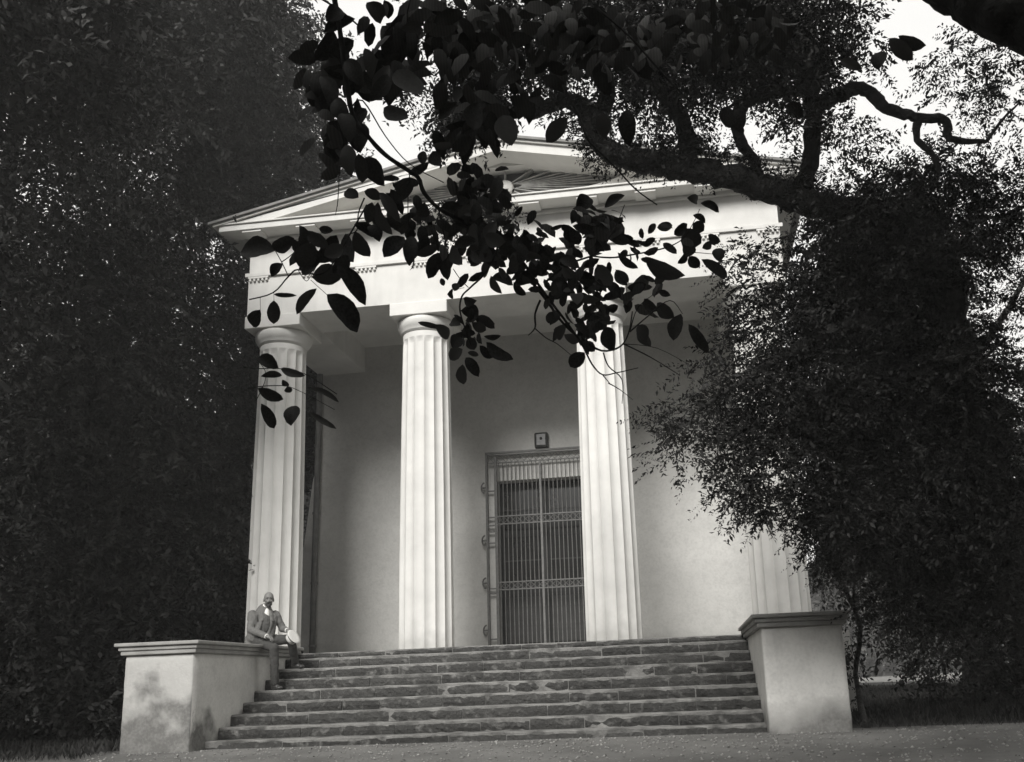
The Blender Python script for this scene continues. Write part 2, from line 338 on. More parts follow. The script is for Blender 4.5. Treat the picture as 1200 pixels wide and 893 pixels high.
# door leaves behind the grille
door = B().box(-DX, DX, YW+.30, YW+.36, H, DZ).build('door', M['door'], T)
for s in (-1, 1):
    for (z0, z1, mt, nm) in [(H+.18, 2.45, 'door_low', 'door_panel'), (2.75, 3.72, 'glass', 'door_pane'), (3.86, 4.72, 'glass', 'door_pane')]:
        x0, x1 = (.10, DX-.10) if s > 0 else (-DX+.10, -.10)
        B().box(x0, x1, YW+.275, YW+.298, z0, z1).build(nm, M[mt], door, bevel=.006)
    x0, x1 = (.06, .10) if s > 0 else (-.10, -.06)
B().box(-.045, .045, YW+.24, YW+.298, H, DZ).build('meeting_stile', M['door_low'], door)
for s in (-1, 1):
    for z in (3.2, 4.28): B().box(s*.50-.40, s*.50+.40, YW+.262, YW+.274, z, z+.03).build('glazing_bar', M['door_low'], door)
# iron grille
YG = YW-.10
gr = B(); GX = 1.17
for s in (-1, 1):
    gr.box(s*GX-.045 if s > 0 else -GX-.0, s*GX if s > 0 else -GX+.045, YG-.03, YG+.03, H, 5.46)
gr.box(-GX, GX, YG-.025, YG+.025, 5.462, 5.50)
grille = gr.build('door_grille', M['iron'], T); 
b = B()
for s in (-1, 1): b.box(s*.955-.03, s*.955+.03, YG-.02, YG+.02, H, 5.40)
b.build('inner_post', M['iron'], grille)
b = B().box(-.022, .022, YG-.035, YG+.01, H, 5.25); b.build('centre_post', M['iron'], grille)
bar = mesh('bar', *(lambda q: (q.v, q.f))(B().tube([(0, 0, H), (0, 0, 3.2), (0, 0, 5.27)], .0105, 6)))
for k in range(-10, 11):
    if k == 0: continue
    o = link('bar', bar, M['iron'], grille); o.location = (k*.0885, YG, 0)
for z0, z1, xw in ((5.27, 5.42, GX-.05), (3.96, 4.10, .925), (2.60, 2.73, .925)):
    b = B().box(-xw, xw, YG-.022, YG+.012, z0-.022, z0).box(-xw, xw, YG-.022, YG+.012, z1, z1+.022)
    nx = int(2*xw/.13); dx = 2*xw/nx
    for i in range(nx):
        x = -xw+dx*i
        b.tube([(x, YG-.012, z0), (x+dx, YG-.012, z1)], .0065, 4); b.tube([(x+dx, YG-.014, z0), (x, YG-.014, z1)], .0065, 4)
    b.build('lattice_band', M['iron'], grille)
for s in (-1, 1):
    for z in (4.66, 4.10, 3.93, 3.80, 3.56, 2.62, 2.52, 1.60):
        B().box(min(s*.985, s*(GX-.045)), max(s*.985, s*(GX-.045)), YG-.014, YG+.014, z-.014, z+.014).build('rung', M['iron'], grille)
    for z in (4.74, 3.62, 2.74, 1.78):
        b = B(); pts = [(s*(GX+.02)+s*.075*math.sin(t), YG, z+.11*math.cos(t)) for t in np.linspace(.1, 3.0, 8)]
        b.tube(pts, .016, 6); b.lathe([(.001, -.012), (.05, -.01), (.05, .01), (.001, .012)], 12, (s*(GX+.035), YG, z)); b.build('hinge_scroll', M['iron'], grille)
# lamp box above the grille
lb = B().box(-.10, .19, YW-.14, YW-.002, 5.53, 5.86).build('lamp_box', M['door_low'], T, bevel=.03)
B().box(-.055, .145, YW-.156, YW-.142, 5.57, 5.82).build('lamp_glass', M['lampglass'], lb, bevel=.01)
B().tube([(.045, YW-.17, 5.72), (.045, YW-.158, 5.72)], .03, 10).build('lamp_stud', M['door'], lb)
# rain pipe at the left corner
pp = B().tube([(-W+.03, YW-.09, H), (-W+.03, YW-.09, 3), (-W+.04, YW-.09, 5), (-W+.05, YW-.09, 8.1)], .062, 12).build('rain_pipe', M['zinc'], T, True)
for z in (1.6, 2.9, 4.4, 5.9, 7.2): B().tube([(-W+.035, YW-.09, z), (-W+.035, YW-.09, z+.05)], .076, 12).build('pipe_collar', M['zinc'], pp)
# ceiling return at left of porch (closes entablature to wall)
# ------------------------------------------------------------------ steps
stairs = empty('staircase', (0, -2, 0), label='broad flight of worn dark stone steps with pale mortar joints', category='steps')
SX = 3.776; zs = [1.345]+[1.245-.163*k for k in range(8)]+[0.0]; zs = zs[:9]+[-.12]; ysn = [-.558-.354*k for k in range(9)]
inv = -stairs.location
def rough_box(x0, x1, y0, y1, z0, z1, amp, nx, nz=3):
    """a stone: front face and top divided, edges worn uneven"""
    bm = bmesh.new(); bmesh.ops.create_cube(bm, size=1)
    for v in bm.verts: v.co = Vector((x0+(v.co.x+.5)*(x1-x0), y0+(v.co.y+.5)*(y1-y0), z0+(v.co.z+.5)*(z1-z0)))
    ex = [e for e in bm.edges if abs(e.verts[0].co.x-e.verts[1].co.x) > .01]; bmesh.ops.subdivide_edges(bm, edges=ex, cuts=nx, use_grid_fill=True)
    ez = [e for e in bm.edges if abs(e.verts[0].co.z-e.verts[1].co.z) > .5*(z1-z0)]; bmesh.ops.subdivide_edges(bm, edges=ez, cuts=1, use_grid_fill=True)
    for v in bm.verts:
        if v.co.y < y0+.01:
            edge = v.co.z > z1-.01 or v.co.z < z0+.01
            v.co += Vector((random.uniform(-amp, amp)*.5, random.uniform(-amp, amp)+(.010 if edge else 0), random.uniform(-amp, amp)*(1.6 if edge else .2)))
    me = D.meshes.new('step_stone'); bm.to_mesh(me); bm.free(); return me
core = B()
for k in range(9):
    y0 = ysn[k]; yb = -.53 if k == 0 else ysn[k-1]
    zt, zb = zs[k], (zs[k+1] if k < 9 else 0)
    # mortar and dusted tread, ragged along the nosing
    n_ = 110; xs_ = np.linspace(-SX, SX, n_+1); rag = np.convolve(rng.normal(0, .011, n_+5), [.2, .3, .3, .2, .1], 'same')[2:-2]; ragz = np.convolve(rng.normal(0, .008, n_+5), [.25, .3, .3, .15, 0], 'same')[2:-2]
    V = []
    for i, x in enumerate(xs_): V += [(x, y0+.012+rag[i], zb-.06), (x, y0+.008+rag[i], zt-.012+ragz[i]), (x, y0+.022+rag[i]*.5, zt+ragz[i]*.5), (x, yb+.03, zt+.001)]
    core.add(V, [(4*i+j, 4*i+4+j, 4*i+5+j, 4*i+1+j) for i in range(n_) for j in range(3)])
o = core.build('mortar_bed', M['mortar'], stairs); o.location = inv
for k in range(9):
    zt, zb = zs[k], zs[k+1]; y0 = ysn[k]
    x = -SX
    while x < SX-.05:
        L_ = random.uniform(.55, 1.25); x1 = min(SX, x+L_); x1 = SX if SX-x1 < .35 else x1
        gp = random.uniform(.004, .02); hi = zt-random.uniform(.030, .046)+random.uniform(-.006, .006); lo = zb+.004
        if k == 0: lo, hi = zb+.006, zt-.022
        me = rough_box(x+gp*.5, x1-gp*.5, y0-random.uniform(.004, .016), y0+.10, lo, hi, .007, max(2, int((x1-x)/.11)))
        o = link('step_stone', me, M['step'], stairs); o.location = inv; x = x1
# ------------------------------------------------------------------ pedestals
def pedestal(sx, m, label):
    p = empty('pedestal', (sx*4.27, -2.2, 0), label=label, category='pedestal', group='pedestals flanking the steps')
    x0, x1 = 3.776, 4.764; y0, y1 = -3.8, -.45; hp = 1.285; iv = -p.location
    a, c = (x0, x1) if sx > 0 else (-x1, -x0)
    bm = bmesh.new(); bmesh.ops.create_cube(bm, size=1)
    bat = .02
    for v in bm.verts:
        hi = v.co.z > 0; v.co = Vector((a+(v.co.x+.5)*(c-a), y0+(v.co.y+.5)*(y1-y0), -.5 if not hi else hp))
    bmesh.ops.subdivide_edges(bm, edges=bm.edges[:], cuts=18, use_grid_fill=True)
    for v in bm.verts: v.co += Vector((random.gauss(0, .0022), random.gauss(0, .0022), 0)); 
    me = D.meshes.new('pedestal_block'); bm.to_mesh(me); bm.free(); o = link('pedestal_block', me, m, p, True); o.location = iv
    o.modifiers.new('b', 'BEVEL').width = .012
    b = B()
    for (e, z0, z1) in ((.05, hp+.001, hp+.06), (.075, hp+.061, hp+.116)):
        if z0 < hp+.01: pass
        b.box(a-e, c+e, y0-e, y1+e*.2, z0, z1)
    o = b.build('cap_moulding', M['cap'], p, bevel=.012); o.location = iv
    o = B().box(a-.115, c+.115, y0-.115, y1+.03, hp+.117, hp+.165).build('cap_slab', M['cap'] , p, bevel=.012); o.location = iv
    return p
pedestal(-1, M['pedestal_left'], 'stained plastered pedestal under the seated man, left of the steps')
pedestal(1, M['pedestal'], 'pale clean pedestal with dark cap, right of the steps')

# ------------------------------------------------------------------ vegetation
def ray_pt(c, u, r): return c+u*r
def leaf_cloud(P, Dn, N, ln, wd):
    """P base points, Dn directions, N normals, lengths, widths -> folded four-cornered leaves"""
    Sd = np.cross(Dn, N); Sd /= np.linalg.norm(Sd, axis=1, keepdims=True)+1e-9
    ln = ln[:, None]; wd = wd[:, None]
    up = np.cross(Sd, Dn)
    a = P; t = P+Dn*ln; m = P+Dn*ln*.45
    V = np.stack([a, m+Sd*wd*.5+up*wd*.18, t-up*ln*.08, m-Sd*wd*.5+up*wd*.18], 1).reshape(-1, 3)
    return V, np.arange(len(V)).reshape(-1, 4)
def unit(v): return v/(np.linalg.norm(v, axis=-1, keepdims=True)+1e-9)
def holes(P, sc, seed):
    r_ = np.random.default_rng(seed); v = 0
    for k in range(6):
        kx = unit(r_.normal(size=3))*sc*(1.0+.55*k); v = v+np.sin(P@kx+r_.uniform(0, 6.3))/(1+.25*k)
    return v
def crown(name, clumps, leaf, m, parent, per=24, droop=.5, thr=-9, hs=1.6, seed=1, wr=.45, spread=.16, flat=1.0):
    """clumps: (centre, radii(3), twig count). Every twig is a short drooping spray of leaves."""
    r_ = np.random.default_rng(seed); Ps = []
    for c, rad, nt_ in clumps:
        u = unit(r_.normal(size=(nt_, 3))); q = r_.uniform(0, 1, (nt_, 1))**.42
        p = np.array(c)+u*q*np.array(rad); o_ = unit(u*np.array([1, 1, .6])+r_.normal(size=(nt_, 3))*.5); o_[:, 2] = o_[:, 2]*flat-droop; Ps.append(np.concatenate([p, unit(o_)], 1))
    A = np.concatenate(Ps); keep = holes(A[:, :3], hs, seed+5) > thr; A = A[keep]
    n_ = len(A); P0 = np.repeat(A[:, :3], per, 0); Dr = np.repeat(A[:, 3:], per, 0); t = np.tile(np.linspace(0, 1, per), n_)[:, None]
    Lr = np.repeat(r_.uniform(.7, 1.3, (n_, 1))*leaf*per*.30, per, 0)
    P = P0+Dr*t*Lr+np.array([0, 0, -1.])*(t**2)*Lr*.25*droop+r_.normal(size=P0.shape)*leaf*spread
    side = unit(np.cross(Dr, unit(r_.normal(size=(n_, 3))+np.array([0, 0, 1.5])).repeat(per, 0)))*np.where(np.tile(np.arange(per), n_) % 2, 1, -1)[:, None]
    d = unit(Dr*.55+side+r_.normal(size=P.shape)*.35+np.array([0, 0, -.35*droop]))
    nn = unit(r_.normal(size=P.shape)*.6+np.array([0, 0, 1.])); ln = r_.uniform(.45, 1.35, len(P))*leaf*np.repeat(r_.uniform(.7, 1.35, n_), per)
    V, Q = leaf_cloud(P, d, nn, ln, ln*wr)
    o = link(name, np_mesh(name, V, Q), m, parent); o['kind'] = 'stuff'; return o, A
def px(x, y, d, rx, ry, nt_, rd=None):            # a clump of crown round a place
    c = at(x, y, d); k = d/F_PX; return (tuple(c), (rx*k, (rd if rd else (rx+ry)*.5*k), ry*k), nt_)
def limb(name, pts, rad, m, parent, n=10, sub=4, jit=.10, wob=.12):
    P = smooth_path(pts, sub); k = len(P); rr = np.interp(np.linspace(0, 1, k), np.linspace(0, 1, len(rad)), rad)*(1+.08*np.sin(np.arange(k)*1.7+len(pts))*np.sin(np.arange(k)*.61))
    P = [p+Vector((random.gauss(0, 1), random.gauss(0, 1), random.gauss(0, 1)))*r*wob for p, r in zip(P, rr)]
    return B().tube(P, list(rr), n, jit=jit).build(name, m, parent, True)
def thing_tree(label, x, y, h, r, lean=(0, 0), group=None, name='tree', nb=5, crown_lo=.35, tm='bark', extra_pts=None):
    z = float(gz(x, y)); kw = dict(label=label, category='tree'); 
    if group: kw['group'] = group
    t = empty(name, (x, y, z), **kw)
    top = Vector((lean[0], lean[1], h*.9)); pts = [Vector((0, 0, -.3)), top*.25+Vector((random.uniform(-.2, .2), random.uniform(-.2, .2), 0)), top*.6, top]
    limb('trunk', pts, [r*1.35, r, r*.7, r*.15], M[tm], t, 12)
    for i in range(nb):
        f = random.uniform(crown_lo, .8); a = 2*math.pi*(i+random.random()*.6)/nb; b0 = top*f; L_ = h*random.uniform(.25, .4)
        limb('limb', [b0, b0+Vector((math.cos(a), math.sin(a), .5))*L_*.5, b0+Vector((math.cos(a), math.sin(a), .75))*L_], [r*.45, r*.25, r*.06], M[tm], t, 7)
    return t
def world_crown(t, clumps, **kw):
    loc = np.array(t.location); cl = [(tuple(np.array(c)-loc), r_, n_) for c, r_, n_ in clumps]
    return crown('crown', cl, parent=t, **kw)

# left-hand wood: tall dense trees close to the flank of the temple
tL = thing_tree('tall dark leafy tree close behind the left end of the temple', -8.6, 6.5, 17, .32, (.6, -.5))
world_crown(tL, [px(250, 250, 21, 150, 150, 1150), px(275, 120, 21, 110, 130, 1400), px(190, 420, 20.5, 120, 160, 1300), px(250, 560, 21, 75, 160, 800), px(240, 20, 22, 110, 90, 1000), px(360, 420, 24, 36, 130, 1300)], leaf=.115, m=M['leaf_dark'], thr=-1.45, hs=1.0, seed=21, per=30)
tL2 = thing_tree('broad dark tree at the far left above the stained pedestal', -11.5, 1.0, 16, .36, (-.5, .5))
world_crown(tL2, [px(60, 180, 17, 170, 200, 1800), px(90, 430, 17, 150, 180, 1500), px(170, 620, 17.5, 120, 150, 1200), px(60, 680, 16.5, 110, 150, 1000), px(160, 30, 18, 200, 100, 1400)], leaf=.105, m=M['leaf_dark'], thr=-2.6, hs=1.6, seed=31, per=30)
tL3 = thing_tree('slender dark tree rising between the left wood and the temple roof', -7.6, 16, 20, .3, (1, 0))
world_crown(tL3, [px(320, 190, 33, 85, 80, 700), px(240, 330, 31, 80, 120, 500)], leaf=.22, m=M['leaf_dark'], thr=-.6, hs=1.2, seed=41, per=20)
tN = thing_tree('near tree trunk at the left margin of the clearing', -7.05, -4.4, 13, .26, (-.3, .1), nb=0)
world_crown(tN, [px(20, 20, 12.5, 130, 120, 1300), px(-60, 300, 12, 60, 150, 400)], leaf=.11, m=M['leaf_dark'], thr=-1.2, hs=2, seed=51, per=22)
def shrub(label, x, y, rx, ry, h, n_, leaf=.09, seed=1, m='leaf_dark'):
    z = float(gz(x, y)); t = empty('shrub', (x, y, z), label=label, category='shrub')
    for i in range(5):
        a = i*1.3; limb('stem', [(math.cos(a)*.08, math.sin(a)*.08, -.1), (math.cos(a)*rx*.3, math.sin(a)*ry*.3, h*.45), (math.cos(a)*rx*.6, math.sin(a)*ry*.6, h*.85)], [.035, .025, .008], M['bark'], t, 6)
    crown('foliage', [((0, 0, h*.5), (rx, ry, h*.55), n_), ((rx*.4, 0, h*.3), (rx*.7, ry*.8, h*.35), n_//2)], leaf, M[m], t, seed=seed, per=18, thr=-2.5, hs=2.5)
shrub('dark laurel shrub against the left flank of the temple', -7.3, 2.2, 1.5, 1.4, 4.6, 900, .13, 61)
shrub('low dark shrub behind the left pedestal', -7.4, -.6, 1.7, 1.3, 3.0, 800, .12, 62)
shrub('wide dark shrub beyond the left margin trunk', -10.2, -2.2, 2.0, 1.8, 2.6, 800, .12, 63)
# far wood closing the view low down
def far_wood(name, x0, x1, y, h0, h1, n_, seed, label=None):
    r_ = np.random.default_rng(seed); xc = r_.uniform(x0, x1, n_); hh = h0+(h1-h0)*(.5+.5*np.sin(xc*.55+seed)); zz = r_.uniform(0, 1, n_)**.8*hh
    P = np.stack([xc, y+r_.uniform(-3, 3, n_)+1.2*np.sin(xc), zz+0.0], 1)
    d = unit(r_.normal(size=P.shape)+np.array([0, 0, -.4])); nn = unit(r_.normal(size=P.shape)); ln = r_.uniform(.3, .7, n_)
    V, Q = leaf_cloud(P, d, nn, ln, ln*.6); o = link(name, np_mesh(name, V, Q), M['leaf_far'])
    tag(o, kind='stuff', label=label, category='woodland'); return o
far_wood('woodland', -50, -5.5, 24, 13, 19, 90000, 3, 'dense dark wood far behind the left side of the temple')
far_wood('woodland', 5.3, 60, 64, 9, 15, 130000, 4, 'dense dark wood beyond the pale path on the right')

# right-hand tree with the great mossy bough
TR = (8.2, -4.6); zR = float(gz(*TR)); K = .5
tR = empty('old_tree', (TR[0], TR[1], zR), label='old tree on the right with a mossy bough reaching across the pediment', category='tree')
lo = Vector(tR.location)
P = lambda x, y, d: at(x, y, d)-lo
limb('trunk', [(0, 0, -.4), P(1130, 640, 11.3), P(1120, 470, 10.9), P(1100, 340, 10.7), P(1118, 280, 10.9)], [.42, .36, .32, .26, .05], M['bark'], tR, 14, 6, .06)
bough = limb('bough', [P(1100, 320, 10.6), P(1050, 268, 10.3), P(1000, 246, 10.1), P(950, 240, 9.9), P(900, 222, 9.7), P(850, 206, 9.5), P(800, 197, 9.4), P(755, 190, 9.3), P(715, 178, 9.2), P(694, 150, 9.2), P(684, 125, 9.3), P(660, 118, 9.3), P(628, 130, 9.4), P(600, 128, 9.4), P(575, 105, 9.5)], [.22, .18, .15, .14, .135, .125, .12, .115, .105, .10, .09, .08, .07, .055, .035], M['moss'], tR, 14, 7, .10)
for pts, rad in [([P(806, 198, 9.4), P(806, 170, 9.4), P(798, 140, 9.3), P(772, 100, 9.2), P(750, 50, 9.1), P(730, -20, 9)], [.11, .095, .085, .08, .06, .04]),
                 ([P(890, 218, 9.7), P(884, 190, 9.6), P(868, 165, 9.5), P(866, 135, 9.5), P(880, 115, 9.4), P(920, 108, 9.4), P(960, 100, 9.3)], [.07, .055, .06, .075, .075, .06, .05]),
                 ([P(940, 238, 9.9), P(952, 170, 9.8), P(950, 110, 9.7), P(930, 40, 9.6), P(940, -30, 9.5)], [.10, .09, .08, .06, .04]),
                 ([P(690, 150, 9.2), P(712, 110, 9.1), P(702, 60, 9.0), P(690, 0, 8.9)], [.10, .08, .07, .05]),
                 ([P(950, 130, 9.7), P(985, 110, 9.5), P(1013, 104.5, 9.5), P(1038, 126, 9.5), P(1072, 137, 9.5), P(1108, 141, 9.5), P(1113, 162, 9.5), P(1156, 166, 9.5)], [.09, .075, .065, .06, .05, .045, .04, .02]),
                 ([P(1077, 139, 9.5), P(1074, 163, 9.5), P(1094, 182, 9.5), P(1100, 205, 9.5)], [.045, .035, .03, .012]),
                 ([P(1156, 166, 9.5), P(1175, 140, 9.5), P(1195, 120, 9.5)], [.02, .015, .008]),
                 ([P(1095, 330, 10.6), P(1020, 370, 10.2), P(950, 400, 10), P(880, 440, 9.8), P(820, 480, 9.7)], [.14, .10, .07, .04, .015]),
                 ([P(1110, 420, 10.9), P(1040, 480, 10.5), P(960, 520, 10.2), P(900, 560, 10)], [.12, .08, .05, .015])]:
    limb('limb', pts, rad, M['moss'] if rad[0] > .1 else M['bark'], tR, 10, 6, .10)
# moss and epiphytes hugging the bough
mc = []
for x, y, d in [(715, 182, 9.2), (755, 186, 9.3), (800, 190, 9.4), (850, 198, 9.5), (900, 214, 9.7), (950, 232, 9.9), (1000, 240, 10.1), (690, 150, 9.2), (806, 165, 9.4)]:
    mc.append(px(x, y-6, d, 30, 15, 110))
cl = lambda L_: [(tuple(np.array(c)-np.array(lo)), r_, n_) for c, r_, n_ in L_]
crown('moss_fringe', cl(mc), .038, M['leaf_mid'], tR, per=14, seed=71, droop=.2)
cr_ = [px(1080, 330, 11, 120, 110, 900), px(1095, 490, 11, 105, 130, 1300), px(1060, 560, 10.8, 95, 120, 1100), px(1150, 640, 11, 110, 100, 1200), px(1050, 690, 11, 50, 50, 220), px(1010, 440, 10.5, 80, 90, 600),
       px(930, 470, 10.2, 62, 60, 420), px(850, 470, 10, 80, 55, 210), px(800, 505, 9.9, 45, 45, 50), px(900, 540, 10.1, 60, 60, 230), px(990, 600, 10.3, 42, 70, 420), px(905, 390, 10.2, 55, 50, 230), px(880, 320, 10, 40, 45, 80), px(1010, 350, 10.6, 60, 60, 500), px(1090, 320, 10.0, 70, 70, 420), px(1100, 450, 10.1, 80, 80, 420), px(1010, 260, 9.9, 50, 28, 160), px(1120, 270, 11.4, 70, 50, 300), px(860, 560, 10, 30, 45, 40), px(910, 590, 10, 30, 25, 35),
       px(1030, 260, 10.5, 60, 40, 260), px(960, 330, 10.4, 38, 80, 240), px(1100, 215, 10.6, 70, 28, 220), px(1185, 235, 11, 40, 50, 170), px(1185, 120, 10.8, 35, 80, 110), px(1140, 75, 10.5, 45, 45, 75), px(1120, 190, 10.5, 60, 25, 90)]
crown('crown', cl([(c, r__, int(n__*1.35)) for c, r__, n__ in cr_]), .052, M['leaf_mid'], tR, per=24, seed=81, droop=.35, thr=-1.5, hs=2.2, wr=.42, flat=.55)
top = [px(562, 150, 9.1, 30, 55, 520), px(560, 215, 9.0, 30, 35, 120), px(500, 60, 9.2, 55, 45, 230), px(560, 80, 9.2, 50, 60, 330), px(640, 45, 9.1, 90, 50, 640), px(730, 50, 9.1, 70, 52, 640), px(820, 42, 9.2, 90, 55, 800), px(900, 52, 9.3, 70, 55, 640), px(862, 138, 9.3, 18, 16, 40), px(945, 30, 9.4, 65, 45, 300), px(945, 160, 9.6, 28, 60, 230), px(985, 185, 9.8, 40, 45, 110), px(1005, 60, 9.6, 40, 35, 40), px(545, 235, 9.0, 35, 25, 60), px(770, 120, 9.2, 22, 35, 60)]
crown('crown', cl(top), .052, M['leaf_mid'], tR, per=24, seed=91, droop=.5, thr=-.85, hs=2.3, wr=.42)
tB = thing_tree('bushy dark tree standing behind the right flank of the temple', 9.3, 7.0, 12, .28, (.3, 0))
world_crown(tB, [px(1040, 480, 24, 95, 110, 900), px(1150, 545, 24, 90, 130, 900), px(1060, 640, 24, 110, 110, 900), px(1075, 330, 24, 60, 60, 320), px(1010, 300, 25, 60, 60, 260), px(965, 480, 23, 30, 60, 160)], leaf=.12, m=M['leaf_dark'], thr=-1.3, hs=1.6, seed=33, per=24)
# near limb crossing the top right corner
nl = empty('near_bough', at(1240, 60, 3.2), label='blurred dark bough cutting across the top right corner', category='tree')
lo2 = Vector(nl.location); Q = lambda x, y, d: at(x, y, d)-lo2
limb('limb', [Q(1010, -70, 3.4), Q(1110, -22, 3.3), Q(1170, 8, 3.2), Q(1260, 40, 3.1), Q(1400, 100, 3.0), Q(1600, 260, 3.0), Q(1750, 700, 3.1), Q(1800, 1160, 3.2)], [.06, .09, .10, .12, .14, .17, .2, .25], M['bark'], nl, 20, 10, .03, .035)
# sapling beside the right pedestal, curved stem
sp = Vector((5.05, -3.2, 0)); ts = empty('sapling', sp, label='thin leafy sapling with a curved stem beside the right pedestal', category='sapling')
Z = lambda x, y, d: at(x, y, d)-sp
limb('stem', [(0, 0, -.1), Z(1003, 790, 12.5), Z(1008, 735, 12.4), Z(990, 690, 12.2), Z(970, 645, 12.0), Z(955, 610, 11.9)], [.04, .035, .03, .028, .02, .008], M['bark'], ts, 8)
limb('stem', [Z(1008, 735, 12.4), Z(1000, 700, 12.3), Z(1004, 660, 12.3), Z(1000, 620, 12.2)], [.022, .018, .012, .006], M['bark'], ts, 6)
crown('foliage', [(tuple(Vector(c)-sp), r_, n_) for c, r_, n_ in [px(1000, 760, 12.4, 10, 45, 22), px(975, 660, 12, 20, 30, 24), px(955, 640, 11.9, 22, 22, 24), px(1003, 800, 12.4, 7, 20, 8)]], .06, M['leaf_mid'], ts, per=16, seed=95, droop=.9)
# right distance: slender trunk and low mound of shrub on the shaded lawn
t5 = thing_tree('slender trunk standing before the pale strip of path on the right', 14.3, 19.0, 12, .20, (.3, 0), nb=3)
world_crown(t5, [px(1060, 560, 37, 110, 150, 600), px(1160, 600, 37, 100, 120, 600)], leaf=.26, m=M['leaf_far'], seed=96, per=18)
shrub('low rounded dark bush at the foot of the slender distant trunk', 13.8, 16.5, 1.5, 1.2, .75, 350, .12, 97)
shrub('dark undergrowth in the shade behind the right pedestal', 8.6, 2.0, 2.2, 1.5, 2.4, 700, .11, 98)

# ------------------------------------------------------------------ overhanging branch of large leaves
br = empty('overhanging_branch', at(560, 250, 3.1), label='near branch of large oval leaves hanging across the pediment', category='branch')
lb3 = Vector(br.location)
def tw(pts, rad, d=3.1, name='twig', dd=0):
    k = len(pts); P_ = [at(x, y, d+dd*i/max(1, k-1)+random.uniform(-.015, .015))-lb3 for i, (x, y) in enumerate(pts)]
    rad = [q*.72 for q in rad]; PP = smooth_path(P_, 4); rr = np.interp(np.linspace(0, 1, len(PP)), np.linspace(0, 1, len(rad)), rad); return B().tube(PP, list(rr), 7, jit=.12).build(name, M['twig'], br, True)
tw([(380, -60), (396, 20), (404, 80), (413, 134), (429, 157), (451, 181), (474, 197), (490, 208), (497, 226), (514, 244), (539, 258), (570, 276), (596, 296), (612, 318), (633, 342), (646, 360), (661, 380), (681, 396.8), (705, 411), (727, 406), (737, 389), (741, 365)], [.013, .012, .011, .0105, .0095, .0085, .007, .005, .003], 3.1, 'branch', .35)
for pts, rad in [([(596, 296), (610, 304), (625, 325), (640, 346), (664, 378), (682, 404), (694, 427), (706, 439), (722, 437), (748, 431)], [.008, .007, .004, .002]),
    ([(707, 413), (713, 429), (729, 445), (729, 473)], [.004, .003, .0015]), ([(713, 449), (727, 457), (742, 469)], [.003, .001]), ([(706, 439), (715, 450)], [.003, .002]),
    ([(633, 352), (627, 368), (627, 384), (619, 393)], [.006, .005, .002]), ([(627, 385), (640, 396), (653, 403), (669, 416)], [.003, .0025, .0015]),
    ([(583, 290), (578, 304), (567, 322), (550, 338), (541, 348), (539, 364), (545, 385), (552, 405)], [.005, .0045, .004, .003]),
    ([(531, 315), (540, 328), (549, 337)], [.002, .002]), ([(544, 337), (532, 340)], [.0015, .001]),
    ([(731, 403), (763, 419), (797, 440)], [.004, .003, .002]), ([(731, 403), (770, 408), (812, 430)], [.002, .001]),
    ([(410, 128), (425, 118), (452, 160), (480, 192), (520, 214)], [.004, .003, .002]),
    ([(430, 240), (404, 285), (395, 300), (385, 315), (371, 322), (349, 316), (338, 324), (320, 343), (292, 351)], [.004, .0045, .004, .0035, .003]),
    ([(338, 324), (331, 309), (325, 298), (322, 293)], [.0025, .002]), ([(330, 307), (340, 300), (352, 288)], [.0025, .002]), ([(349, 316), (357, 328), (362, 327), (372, 310)], [.002, .0015]),
    ([(364, 328), (375, 338), (384, 346)], [.0015, .0015]), ([(321, 343), (321, 352)], [.0012, .001]), ([(305, 349), (305, 363)], [.0012, .001]),
    ([(427, 232), (420, 250), (418, 270), (405, 275)], [.004, .003, .0025]), ([(398, 195), (396, 235), (393, 252)], [.003, .0015]), ([(480, 205), (478, 240), (480, 276)], [.003, .002]), ([(514, 244), (518, 265), (524, 290)], [.004, .003]),
    ([(693, 300), (715, 302), (738, 299), (778, 291), (800, 280), (812, 262), (820, 245)], [.004, .004, .0025, .0015]), ([(640, 330), (665, 310), (700, 296), (720, 268), (732, 240)], [.006, .004, .002]),
    ([(738, 389), (760, 370), (785, 352), (800, 368)], [.004, .0025, .0015]), ([(738, 389), (748, 360), (772, 341)], [.003, .0015]), ([(661, 316), (690, 345), (705, 366)], [.003, .002]),
    ([(800, 300), (812, 296), (838, 298)], [.002, .0015]), ([(285, 430), (303, 432), (328, 432), (357, 438), (395, 462)], [.003, .002, .002]), ([(290, 455), (318, 452), (344, 455), (392, 480)], [.003, .002, .0015]), ([(300, 470), (312, 440), (300, 420)], [.002, .0015]),
    ([(660, 100), (680, 140), (690, 165), (720, 195), (745, 222), (770, 240)], [.007, .006, .004, .003]), ([(700, 10), (740, 45), (775, 85), (810, 120), (838, 148)], [.006, .005, .003]), ([(345, -20), (395, 10), (420, 30)], [.006, .005, .004]), ([(470, 50), (478, 10), (486, -20)], [.004, .004])]:
    tw(pts, rad, 3.18+random.uniform(-.05, .1))
